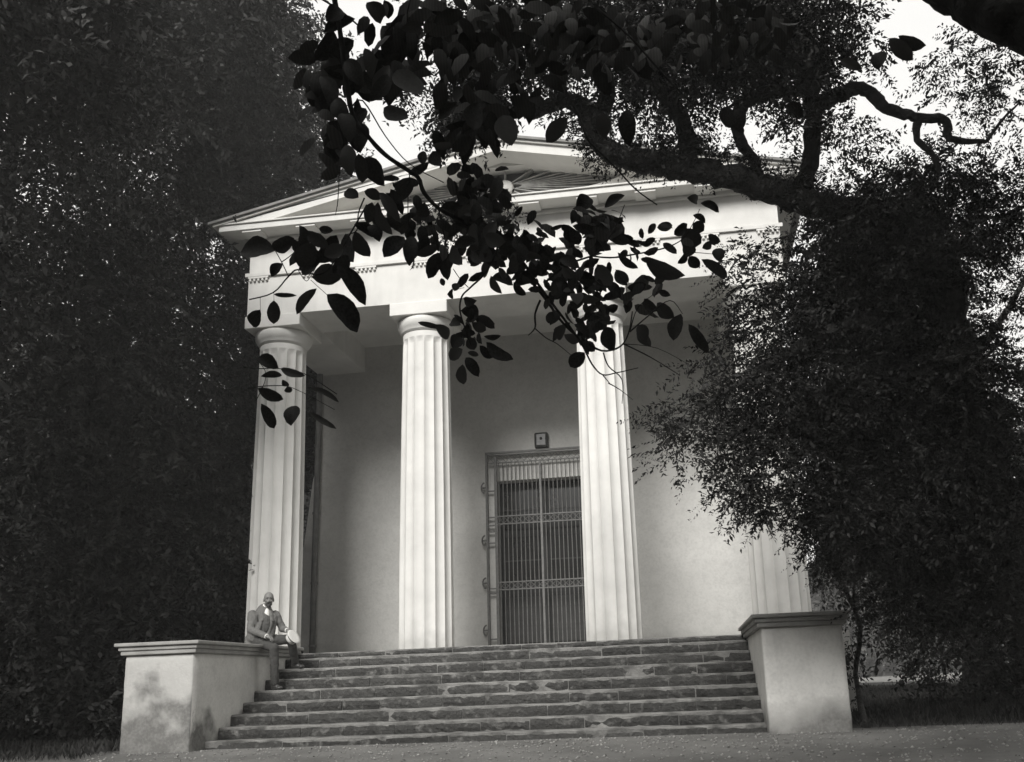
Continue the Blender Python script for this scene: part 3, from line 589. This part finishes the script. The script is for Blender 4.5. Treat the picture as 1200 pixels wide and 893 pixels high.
LEAF = """322 294 281 295 22|318 290 346 279 15|331 309 317 323 12|368 285 350 313 26|372 308 395 276 22|383 345 422 386 28|395 310 427 357 21|371 338 348 367 11|321 352 321 380 16|305 363 296 383 13|321 345 347 346 5|369 313 354 323 11|366 325 402 322 26|405 274 416 308 17|416 271 434 300 19|415 263 440 277 14|374 268 390 270 9|350 285 372 274 14|385 290 360 276 16|380 300 402 288 18|390 320 408 300 18
474 278 450 301 19|483 277 480 308 15|443 237 445 273 14|436 237 431 262 14|445 226 467 260 13|452 226 473 251 12|427 224 447 233 14|404 224 420 231 12|434 264 445 280 12|489 211 462 222 12|485 217 465 235 16|507 177 516 195 14|496 177 496 193 9|507 170 530 168 9|427 186 448 217 20|405 170 410 205 18|420 180 425 214 18|512 287 490 300 11|519 296 501 326 18|525 296 525 329 14|530 287 543 311 12|534 282 543 300 12|494 264 498 291 12|546 300 566 285 13|566 289 577 307 13|498 237 490 255 14|440 240 460 275 14|450 255 478 262 13|478 250 470 275 13
540 364 562 371 16|558 381 580 379 10|567 394 587 393 7|570 401 602 422 14|562 405 577 419 10|546 419 561 440 14|542 427 543 450 13|548 413 561 416 7|542 409 526 421 15|540 381 526 377 9|515 384 490 378 7|525 397 512 381 12|540 395 530 407 12|550 395 556 410 14|537 332 532 341 9|524 345 532 343 8|544 352 556 353 7|520 335 517 326 7|629 326 628 334 7|646 365 643 379 11|649 386 663 391 18|685 413 668 430 18|673 318 671 330 9|678 329 699 330 8|645 310 661 326 8|665 328 683 344 9|667 333 669 341 6|692 338 710 354 7|695 332 710 340 6|713 332 727 347 10|721 318 735 334 10|700 310 716 335 21|675 344 677 354 8|697 358 707 360 9|711 362 725 358 9|735 337 757 332 14|730 352 742 354 8|693 366 711 385 20|748 381 757 400 13|708 385 718 410 17|685 401 697 411 12|661 392 681 401 12|673 380 691 395 10|560 370 580 384 12|553 378 570 388 12
691 231 678 245 14|732 229 708 243 11|705 250 731 259 9|682 247 708 267 11|699 270 672 264 12|714 273 738 285 13|734 284 750 289 8|724 296 747 314 9|721 316 737 332 8|714 332 727 348 10|756 301 800 326 20|782 320 767 333 12|761 328 738 338 14|807 301 820 313 14|822 304 855 325 13|804 296 795 309 9|823 291 833 284 9|840 291 844 305 12|812 252 827 261 8|821 238 843 248 10|768 279 755 289 9|770 267 788 264 12|777 285 793 297 9|800 270 822 285 26|812 262 825 270 16|748 382 763 405 13|798 368 789 399 18|807 380 831 413 14|772 341 785 346 8|770 355 790 372 16|755 350 770 365 12|805 232 820 235 8|790 275 806 262 12|800 288 815 296 14|830 275 845 283 11|768 262 760 274 8
303 419 325 431 15|306 441 331 440 9|302 455 332 468 15|306 473 323 503 14|342 476 340 497 14|331 445 338 452 6|333 458 343 457 8|329 432 357 440 8|362 455 397 470 7|362 483 394 502 7
665 138 640 167 21|706 133 708 162 19|735 128 737 168 21|590 135 600 170 24|575 130 580 165 20|560 120 556 155 20|920 123 941 136 14|1027 62 1029 80 14|1042 45 1070 70 18|1053 42 1086 52 16|985 70 1010 80 12|862 128 868 152 18|850 125 855 150 16|430 3 446 26 20|401 12 384 22 14|416 22 380 38 16|470 34 495 28 12|450 0 456 22 14|820 30 830 60 14"""
def leaf_mesh(L_, w_, curl, bend=0):
    N_ = 9; V = []; 
    for i in range(N_):
        t = i/(N_-1); wt = w_*.5*(math.sin(math.pi*min(1, (t**1.06)*.94+.03))**.72) if 0 < i < N_-1 else w_*.015
        zc = curl*L_*(t-t*t)*1.2-curl*L_*.5*t*t; wv = .02*L_*math.sin(t*9+L_*50)
        bx = bend*math.sin(math.pi*t); wl, wr_ = wt*(1+.02*math.sin(t*23+bend*90)), wt*(.93+.02*math.sin(t*19+curl*70)); V += [(bx-wl, t*L_, zc+wt*.38+wv), (bx-wl*.5, t*L_, zc+wt*.13), (bx, t*L_, zc), (bx+wr_*.5, t*L_, zc+wt*.13), (bx+wr_, t*L_, zc+wt*.38-wv)]
    Fc = [(5*i+j, 5*i+j+1, 5*i+6+j, 5*i+5+j) for i in range(N_-1) for j in range(4)]; V.append((0, -L_*.10, .0)); V.append((.0015, -L_*.10, 0)); V.append((.0015, 0, 0))
    k = len(V); Fc.append((k-3, k-2, k-1, 2)); return mesh('leaf', V, Fc)
bank = [leaf_mesh(1.0, wr, cu, be) for wr in (.34, .44, .54, .66) for cu, be in ((.05, .06), (.22, -.08), (-.12, .10), (.34, .03))]
allL = [tuple(map(float, q.split())) for ln_ in LEAF.strip().split(chr(10)) for q in ln_.split('|')]
def scatter(cx_, cy_, rx, ry, n_, l0, l1, ang=90, sp_=60):
    for _ in range(n_):
        x = cx_+random.gauss(0, rx*.5); y = cy_+random.gauss(0, ry*.5); a = R(random.gauss(ang, sp_)); l = random.uniform(l0, l1)
        allL.append((x, y, x+math.cos(a)*l, y+math.sin(a)*l, l*random.uniform(.38, .6)))
scatter(560, 255, 35, 35, 30, 16, 30); scatter(610, 300, 45, 28, 34, 14, 26); scatter(655, 330, 30, 30, 16, 14, 24, 70, 50); scatter(700, 270, 30, 26, 14, 16, 26, 60, 50); scatter(700, 345, 26, 26, 8, 14, 20)
scatter(430, 70, 70, 40, 16, 26, 46, 80, 45); scatter(405, 130, 40, 45, 10, 26, 42, 80, 40); scatter(540, 150, 30, 40, 10, 26, 44)
for (x0, y0, x1, y1, wp) in allL[:290]:
    d = 3.12+random.uniform(-.12, .30)+(.25 if x0 > 680 else 0); a = at(x0, y0, d)-lb3; e = at(x1, y1, d+random.uniform(-.05, .05))-lb3
    ax = e-a; l = ax.length; wr = wp/max(4, math.hypot(x1-x0, y1-y0)); ax.normalize(); vw = (CAM-lb3-a).normalized()
    ti = random.uniform(-.6, .6) if wr < .75 else random.uniform(-.25, .25)
    s_ = ax.cross(vw).normalized(); nz = s_.cross(ax); nz = (nz*math.cos(ti)+s_*math.sin(ti)); nz.normalize(); s2 = ax.cross(nz).normalized()
    bi = min(3, max(0, int((wr/math.cos(ti)-.29)/.1))); me = bank[bi*4+random.randint(0, 3)]
    o = link('leaf', me, M['big_leaf'], br, True)
    wk = (wr*l)/([.34, .44, .54, .66][bi])/max(.75, math.cos(ti)); wk = min(max(wk, l*.6), l*1.7)
    o.matrix_local = Matrix(((s2.x*wk, ax.x*l, nz.x*l, a.x), (s2.y*wk, ax.y*l, nz.y*l, a.y), (s2.z*wk, ax.z*l, nz.z*l, a.z), (0, 0, 0, 1)))

def leaf_mass():
    outl = np.array([(0, 0, 0), (-.15, .14, .05), (-.235, .45, .08), (-.17, .80, .03), (0, 1, -.10), (.17, .80, .03), (.235, .45, .08), (.15, .14, .05)], float); Vs, n_ = [], 0
    spec = [(555, 235, 36, 45, 58, 17, 28), (605, 280, 55, 32, 60, 13, 24), (660, 315, 44, 30, 44, 12, 22), (560, 140, 20, 50, 45, 24, 40), (700, 260, 30, 28, 30, 15, 26), (690, 365, 30, 28, 36, 13, 22), (440, 85, 60, 22, 26, 24, 40), (385, 150, 18, 45, 22, 26, 40), (540, 60, 50, 40, 34, 24, 40), (365, 80, 14, 40, 10, 26, 40), (370, 290, 24, 18, 10, 22, 34), (500, 270, 26, 24, 22, 16, 28), (545, 385, 16, 18, 14, 13, 24), (475, 225, 24, 28, 10, 18, 30), (470, 35, 36, 40, 34, 26, 42), (540, 25, 50, 40, 44, 24, 40), (620, 35, 50, 42, 52, 24, 40), (690, 40, 44, 40, 46, 22, 38), (750, 50, 40, 40, 34, 22, 36), (820, 30, 50, 40, 40, 20, 34), (900, 25, 50, 36, 26, 20, 32), (590, 110, 40, 22, 16, 22, 34), (640, 290, 60, 30, 20, 14, 24), (760, 285, 40, 25, 14, 13, 22), (740, 350, 30, 20, 14, 12, 22)]
    for cx_, cy_, rx, ry, k, l0, l1 in spec:
        for _ in range(k):
            x, y, d = cx_+random.gauss(0, rx*.5), cy_+random.gauss(0, ry*.5), 3.35+random.uniform(-.15, .35)
            l = random.uniform(l0, l1)*d/F_PX; a = np.array(at(x, y, d)-lb3); a_ = R(random.gauss(80, 55))
            ax = np.array((_R2*math.cos(a_)-_U2*math.sin(a_)-_F*random.uniform(-.7, .7)).normalized()); nz = unit(np.array(-_F)*1+rng.normal(size=3)*.55); sd = unit(np.cross(ax, nz)); nz = np.cross(sd, ax)
            q = outl*[l*random.uniform(.85, 1.2), l, l]; Vs.append(a+q[:, :1]*sd+q[:, 1:2]*ax+q[:, 2:]*nz); n_ += 1
    V = np.concatenate(Vs); i = np.arange(n_)[:, None]*8
    Q_ = np.concatenate([i+np.array([0, 1, 7, 7]), i+np.array([1, 2, 6, 7]), i+np.array([2, 3, 5, 6]), i+np.array([3, 4, 5, 5])])[:0]
    fs = [tuple(int(b_)+k for k in f) for b_ in i[:, 0] for f in ((0, 7, 1), (1, 7, 6, 2), (2, 6, 5, 3), (3, 5, 4))]
    o = link('leaf_mass', mesh('leaf_mass', V.tolist(), fs), M['big_leaf'], br, True); o['kind'] = 'stuff'
leaf_mass()
# unseen woods behind and beside the viewer, with crowns added to cast shade
def ring_shade_wood():
    r2 = np.random.default_rng(77); n_ = 60000; a = r2.uniform(R(150), R(395), n_); rr = r2.normal(0, 1.6, n_)+15+2*np.sin(a*7); x = 1+rr*np.cos(a)*1.0; y = -13+rr*np.sin(a)*.9
    z = r2.uniform(0, 1, n_)**.9*(15+3*np.sin(a*5))*np.where(np.cos(a) > .75, 1, np.where(np.cos(a) < -.8, 1, .5)); Pm = np.stack([x, y, z-.8], 1)
    k2 = 16000; x2 = r2.normal(-1.5, 3.2, k2); y2 = -17.0-np.abs(r2.normal(0, 2.6, k2)); z2 = r2.uniform(4.6, 7.6, k2); Pm = np.concatenate([Pm, np.stack([x2, y2, z2], 1)])
    q3 = Pm-np.array(CAM); f3 = q3@np.array(_F); u3 = q3@np.array(_R2); v3 = q3@np.array(_U2); Pm = Pm[~((f3 > -1) & (np.abs(u3) < .75*np.abs(f3)+1.5) & (v3 < .62*np.abs(f3)+1.2))]
    k3 = 30000; P3 = np.stack([r2.uniform(-21, -13, k3), r2.uniform(-10, -1, k3), r2.uniform(0, 23, k3)], 1)  # tall unseen foliage added to shade the left-hand wood
    k4 = 48000; u4 = unit(r2.normal(size=(k4, 3)))*r2.uniform(.2, 1, (k4, 1))**.5; P4 = u4*np.array([4.2, 3.0, 5.0])+np.array([8.0, -12.2, 10.6])  # this and those below: unseen crowns added to shade the right-hand tree
    P5 = (unit(r2.normal(size=(12000, 3)))*r2.uniform(.2, 1, (12000, 1))**.5)*np.array([3.5, 3.5, 3.0])+np.array([9.5, -13.0, 8.5])
    P7 = (unit(r2.normal(size=(26000, 3)))*r2.uniform(.1, 1, (26000, 1))**.5)*np.array([4.2, 3.0, 5.5])+np.array([7.4, -21, 14.5])
    P6 = np.concatenate([P3, P4, P5, P7]); q6 = P6-np.array(CAM); f3 = q6@np.array(_F); u3 = q6@np.array(_R2); v3 = q6@np.array(_U2); P6 = P6[~((f3 > -1) & (np.abs(u3) < .75*np.abs(f3)+1.2) & (v3 < .62*np.abs(f3)+.8))]; Pm = np.concatenate([Pm, P6])
    m_ = len(Pm); d = unit(r2.normal(size=Pm.shape)+np.array([0, 0, -.4])); nn = unit(r2.normal(size=Pm.shape)); ln = r2.uniform(.3, .6, m_)
    V, Q_ = leaf_cloud(Pm, d, nn, ln, ln*.6); o = link('woodland', np_mesh('woodland', V, Q_), M['leaf_far']); tag(o, kind='stuff', label='unseen wood round the near side of the clearing, with crowns added for shade', category='woodland')
ring_shade_wood()
# ------------------------------------------------------------------ ground clutter
r_ = np.random.default_rng(5)
def scatter_ground(name, n_, xr, yr, size, m, cat, label, flat=True, cond=None):
    x = r_.uniform(*xr, n_); y = r_.uniform(*yr, n_)
    if cond is not None: k = cond(x, y); x, y = x[k], y[k]
    z = gz(x, y)+.006; P_ = np.stack([x, y, z], 1); d = unit(np.stack([r_.normal(size=len(x)), r_.normal(size=len(x)), r_.uniform(0, .5 if flat else 0, len(x))+(0 if flat else 2.5)], 1))
    nn = unit(r_.normal(size=P_.shape)*.3+np.array([0, 0, 1.])) if flat else unit(r_.normal(size=P_.shape)); ln = r_.uniform(.5, 1.3, len(x))*size
    V, Q_ = leaf_cloud(P_, d, nn, ln, ln*(.5 if flat else .12)); o = link(name, np_mesh(name, V, Q_), m); return tag(o, kind='stuff', label=label, category=cat)
scatter_ground('fallen_leaves', 2600, (-9, 10), (-13, -3.5), .035, M['litter'], 'leaves', 'small dry leaves scattered over the earth before the steps')
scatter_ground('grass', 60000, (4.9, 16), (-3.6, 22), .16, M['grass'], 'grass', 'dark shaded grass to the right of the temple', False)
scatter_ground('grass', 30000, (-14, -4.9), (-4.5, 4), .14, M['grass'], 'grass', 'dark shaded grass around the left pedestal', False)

# ------------------------------------------------------------------ the seated man
def capsule(b, p, q, r0, r1, n=12, k=4):
    p, q = Vector(p), Vector(q); ax = (q-p).normalized(); pts, rr = [], []
    for i in range(k+1): t = math.pi/2*(1-i/k); pts.append(p-ax*r0*math.sin(t)); rr.append(max(.0006, r0*math.cos(t)))
    for i in range(k+1): t = math.pi/2*i/k; pts.append(q+ax*r1*math.sin(t)); rr.append(max(.0006, r1*math.cos(t)))
    b.tube(pts, rr, n)
def ellip(b, c, r, M3=None, n=16):
    c = Vector(c); V = []; Fc = []; k = 10
    for i in range(k+1):
        t = math.pi*i/k; st = max(.01, math.sin(t))
        for j in range(n):
            v = Vector((r[0]*st*math.cos(2*math.pi*j/n), r[1]*st*math.sin(2*math.pi*j/n), r[2]*math.cos(t)))
            V.append(c+(M3 @ v if M3 else v))
    Fc = [(i*n+j, (i+1)*n+j, (i+1)*n+(j+1) % n, i*n+(j+1) % n) for i in range(k) for j in range(n)]+[tuple(range(n)), tuple(range((k+1)*n-1, k*n-1, -1))]
    b.add(V, Fc)
def fused(b, name, m, parent, vox, sm_=4, disp=0):
    o = b.build(name, m, parent, True); md = o.modifiers.new('fuse', 'REMESH'); md.mode = 'VOXEL'; md.voxel_size = vox; md.use_smooth_shade = True
    if sm_: s_ = o.modifiers.new('soft', 'SMOOTH'); s_.iterations = sm_; s_.factor = .5
    if disp:
        tx = D.textures.new('folds', 'CLOUDS'); tx.noise_scale = .07; dm = o.modifiers.new('folds', 'DISPLACE'); dm.texture = tx; dm.strength = disp; dm.mid_level = .5; dm.texture_coords = 'GLOBAL'
    return o
man = empty('person', (-3.86, -1.70, 1.45), label='bearded man in grey jacket seated on the left pedestal, hat on knee', category='person')
mo = Vector(man.location); J = lambda x, y, Y: None
def wp(x, y, Y):
    c = at(x, y, 1)-CAM; return CAM+c*((Y-CAM.y)/c.y)-mo
pel = wp(303, 749, -1.70); che = wp(310, 726, -1.68); nk = wp(311, 712, -1.68)
ax = (nk-pel).normalized(); th = R(48); fw = Vector((math.cos(th), -math.sin(th), 0)); rt = Vector((-math.sin(th), -math.cos(th), 0))   # facing the steps, turned towards the viewer
rsh = nk-ax*.10+rt*.185+Vector((0, 0, -.01)); lsh = nk-ax*.11-rt*.185
relb = wp(294, 738, -1.90); rwr = wp(313, 746, -2.02); lelb = wp(331, 737, -1.50); lwr = wp(337, 739, -1.62)
rhip = pel+Vector((.02, -.09, -.02)); lhip = pel+Vector((.02, .09, -.02)); rkn = wp(321, 759, -1.98); lkn = wp(341, 749, -1.52)
ran = Vector((-3.50, -1.86, .84))-mo; lan = Vector((-3.47, -1.20, 1.165))-mo
# head frame: looking right and towards the viewer
hc = wp(315, 702.5, -1.70); hth = R(62); hf = Vector((math.cos(hth), -math.sin(hth), -.06)).normalized(); hr = Vector((-math.sin(hth), -math.cos(hth), 0)); hu = hr.cross(hf)
if hu.z < 0: hu = -hu
H3 = Matrix((( -hr.x, hf.x, hu.x), (-hr.y, hf.y, hu.y), (-hr.z, hf.z, hu.z)))       # x: his left, y: forward, z: up
hp = lambda x, y, z: hc+H3 @ Vector((x, y, z))
b = B()
ellip(b, hp(0, -.012, .03), (.075, .095, .088), H3); ellip(b, hp(0, .012, -.03), (.060, .078, .080), H3); ellip(b, hp(0, .035, -.075), (.042, .045, .036), H3)
capsule(b, hp(0, .083, .012), hp(0, .104, -.030), .009, .014); ellip(b, hp(0, .078, .028), (.052, .016, .011), H3)
for s in (-1, 1):
    ellip(b, hp(s*.076, -.008, -.012), (.010, .020, .034), H3); ellip(b, hp(s*.036, .066, -.022), (.022, .018, .018), H3); ellip(b, hp(s*.028, .076, .006), (.012, .010, .008), H3)
ellip(b, hp(0, .088, -.055), (.022, .010, .008), H3)
capsule(b, hp(0, -.015, -.06), nk-ax*.03, .052, .060); 
ellip(b, che, (.15, .105, .22), None); capsule(b, rsh, lsh, .055, .055); capsule(b, che, pel, .12, .13)
for p_ in ((rsh, relb, rwr), (lsh, lelb, lwr)): capsule(b, p_[0], p_[1], .045, .038); capsule(b, p_[1], p_[2], .038, .026)
for p_ in ((rhip, rkn, ran), (lhip, lkn, lan)): capsule(b, p_[0], p_[1], .075, .052); capsule(b, p_[1], p_[2], .050, .036)
capsule(b, rhip, lhip, .08, .08)
def hand(w0, palm_dir, up_dir, side, curl):
    pd = palm_dir.normalized(); ud = up_dir.normalized(); sd = pd.cross(ud).normalized()*side; ud = sd.cross(pd)*side
    capsule(b, w0, w0+pd*.03, .026, .028)
    for i, (o_, l_) in enumerate(((-.030, .066), (-.010, .076), (.010, .071), (.029, .056))):
        base = w0+pd*.07+sd*o_; capsule(b, w0+pd*.02+sd*o_*.7, base, .015, .012, 8, 3)
        c1 = base+(pd*math.cos(curl)-ud*math.sin(curl))*l_*.5; c2 = c1+(pd*math.cos(curl*2.1)-ud*math.sin(curl*2.1))*l_*.32; c3 = c2+(pd*math.cos(curl*3)-ud*math.sin(curl*3))*l_*.22
        capsule(b, base, c1, .010, .0092, 8, 3); capsule(b, c1, c2, .0092, .0085, 8, 3); capsule(b, c2, c3, .0085, .007, 8, 3)
    t0 = w0+pd*.02-sd*.026; t1 = t0+pd*.026-sd*.026-ud*.006; t2 = t1+pd*.026-sd*.006-ud*.014; capsule(b, t0, t1, .013, .011, 8, 3); capsule(b, t1, t2, .011, .009, 8, 3)
rpd = (rkn-rwr); rpd.z = 0; rpd = Vector((.8, -.15, -.25)); hand(rwr, rpd, Vector((.15, -.1, 1)), 1, .55)
hand(lwr, Vector((.75, -.25, -.35)), Vector((.3, 0, 1)), -1, .5)
fused(b, 'body', M['skin'], man, .0045, 3)
# eyes, brows, moustache and beard
for s in (-1, 1):
    e_ = B(); ellip(e_, hp(s*.029, .083, .010), (.011, .006, .005), H3); e_.build('eye', M['shoe'], man, True)
    e_ = B(); capsule(e_, hp(s*.014, .093, .028), hp(s*.046, .078, .027), .0045, .003, 8, 3); e_.build('eyebrow', M['beard'], man, True)
e_ = B()
for s in (-1, 1): capsule(e_, hp(s*.004, .100, -.044), hp(s*.034, .080, -.056), .010, .006, 8, 3)
e_.build('moustache', M['beard'], man, True)
e_ = B(); ellip(e_, hp(0, .058, -.098), (.036, .036, .040), H3); ellip(e_, hp(0, .030, -.078), (.056, .050, .032), H3); capsule(e_, hp(0, .074, -.10), hp(0, .072, -.135), .024, .012)
fused(e_, 'beard', M['beard'], man, .005, 2, .006)
e_ = B(); ellip(e_, hp(0, -.050, .0), (.079, .062, .052), H3); e_.build('hair', M['beard'], man, True)
# shirt collar, waistcoat
e_ = B(); capsule(e_, nk-ax*.005, nk-ax*.05, .066, .072, 16); e_.build('collar', M['linen'], man, True)
e_ = B(); ellip(e_, che+ax*.06+fw*.075, (.046, .048, .115)); fused(e_, 'shirt_front', M['linen'], man, .006)
e_ = B(); ellip(e_, che-ax*.07+fw*.055, (.112, .108, .19)); fused(e_, 'waistcoat', M['vest'], man, .007, 3, .014)
# jacket: shoulders, back, skirts and sleeves, open at the front
e_ = B(); ellip(e_, che-fw*.035, (.16, .15, .26)); capsule(e_, rsh-ax*.015, lsh-ax*.015, .068, .066, 16); capsule(e_, che-fw*.04-ax*.1, pel-fw*.03-ax*.02, .14, .15, 16)
for s, sh in ((1, rsh), (-1, lsh)):
    capsule(e_, sh-ax*.05+fw*.03-rt*s*.03, pel+rt*s*.13+fw*.08+ax*.02, .07, .085, 14); capsule(e_, pel+rt*s*.15+fw*.02, pel+rt*s*.16+fw*.05-Vector((0, 0, .07)), .075, .055, 12)
    capsule(e_, nk-ax*.05+rt*s*.06+fw*.05, che+rt*s*.075+fw*.125-ax*.02, .024, .034, 10); capsule(e_, che+rt*s*.075+fw*.115-ax*.02, pel+rt*s*.10+fw*.13+ax*.05, .036, .040, 10)
capsule(e_, rsh, relb, .072, .060, 14); capsule(e_, relb, rwr-(rwr-relb).normalized()*.035, .060, .046, 14); capsule(e_, lsh, lelb, .070, .058, 14); capsule(e_, lelb, lwr-(lwr-lelb).normalized()*.03, .058, .045, 14)
fused(e_, 'jacket', M['suit'], man, .0075, 4, .022)
for w0, el_ in ((rwr, relb), (lwr, lelb)):
    dd = (w0-el_).normalized(); e_ = B(); e_.tube([w0-dd*.045, w0-dd*.004], [.040, .041], 16); e_.build('cuff', M['linen'], man, True)
e_ = B(); capsule(e_, rhip, lhip, .115, .115, 16)
for hpp, kn, an, s in ((rhip, rkn, ran, 1), (lhip, lkn, lan, -1)): capsule(e_, hpp, kn, .100, .072, 16); capsule(e_, kn, an+(kn-an).normalized()*.03, .070, .062, 14)
fused(e_, 'trousers', M['trouser'], man, .0075, 4, .020)
for an, dr in ((ran, Vector((.80, -.55, 0)).normalized()), (lan, Vector((.93, -.35, 0)).normalized())):
    so = an.z-.085; e_ = B(); a0 = Vector((an.x, an.y, so+.045)); capsule(e_, a0-dr*.035, a0+dr*.06, .041, .043); ellip(e_, a0+dr*.135+Vector((0, 0, -.012)), (.052, .052, .030)); capsule(e_, a0, an+Vector((0, 0, .03)), .042, .045)
    for v_i in range(len(e_.v)): x_, y_, z_ = e_.v[v_i]; e_.v[v_i] = (x_, y_, max(z_, so+.004))
    fused(e_, 'shoe', M['shoe'], man, .006, 2)
# straw hat hung on the left knee
hat = empty('hat', man.location+wp(344.5, 746, -1.66), label='pale straw boater held brim outward against the knee of the seated man', category='hat')
hn = (.74*_R2+.62*_U2-.20*_F).normalized(); q_ = hn.to_track_quat('Z', 'Y').to_matrix()
def hatpart(name, prof, m): 
    e_ = B().lathe(prof, 40); e_.v = [tuple(q_ @ Vector(v)) for v in e_.v]; return e_.build(name, m, hat, True)
hatpart('brim', [(.085, -.004), (.125, -.003), (.127, .001), (.125, .004), (.085, .004)], M['straw']); hatpart('crown', [(.086, -.09), (.090, -.088), (.090, -.002), (.080, .0)], M['straw']); hatpart('hat_band', [(.0915, -.040), (.0925, -.038), (.0925, -.006), (.0915, -.004)], M['felt'])

# ------------------------------------------------------------------ still, slightly milky air under the trees
hz = B().box(-60, 70, -40, 90, -2.5, 32).build('haze', None); hm = D.materials.new('haze'); hm.use_nodes = True; hn_ = hm.node_tree; hn_.nodes.remove(hn_.nodes['Principled BSDF'])
pv = hn_.nodes.new('ShaderNodeVolumePrincipled'); pv.inputs['Color'].default_value = (.9, .9, .88, 1); pv.inputs['Density'].default_value = .0026; hn_.links.new(pv.outputs[0], hn_.nodes['Material Output'].inputs['Volume']); hz.data.materials.append(hm); hz['kind'] = 'stuff'
# small stones and crumbs of mortar lying on the trodden earth, thickest along the foot of the steps
def pebbles():
    r3 = np.random.default_rng(9); n_ = 3600; x = r3.uniform(-5, 8, n_); y = -3.55-np.abs(r3.normal(0, 3.2, n_)); s_ = r3.uniform(.006, .026, n_); z = gz(x, y)+s_*.25
    o_ = np.array([(1, 0, 0), (0, 1, 0), (-1, 0, 0), (0, -1, 0), (0, 0, .7), (0, 0, -.7)], float); f_ = np.array([(0, 1, 4), (1, 2, 4), (2, 3, 4), (3, 0, 4), (1, 0, 5), (2, 1, 5), (3, 2, 5), (0, 3, 5)])
    V = (np.stack([x, y, z], 1)[:, None]+o_[None]*s_[:, None, None]*r3.uniform(.6, 1.3, (n_, 6, 1))).reshape(-1, 3); Fp = (f_[None]+np.arange(n_)[:, None, None]*6).reshape(-1, 3)
    tag(link('pebbles', np_mesh('pebbles', V, Fp), M['stone']), kind='stuff', label='small pale stones and mortar crumbs strewn before the bottom step', category='pebbles')
pebbles()
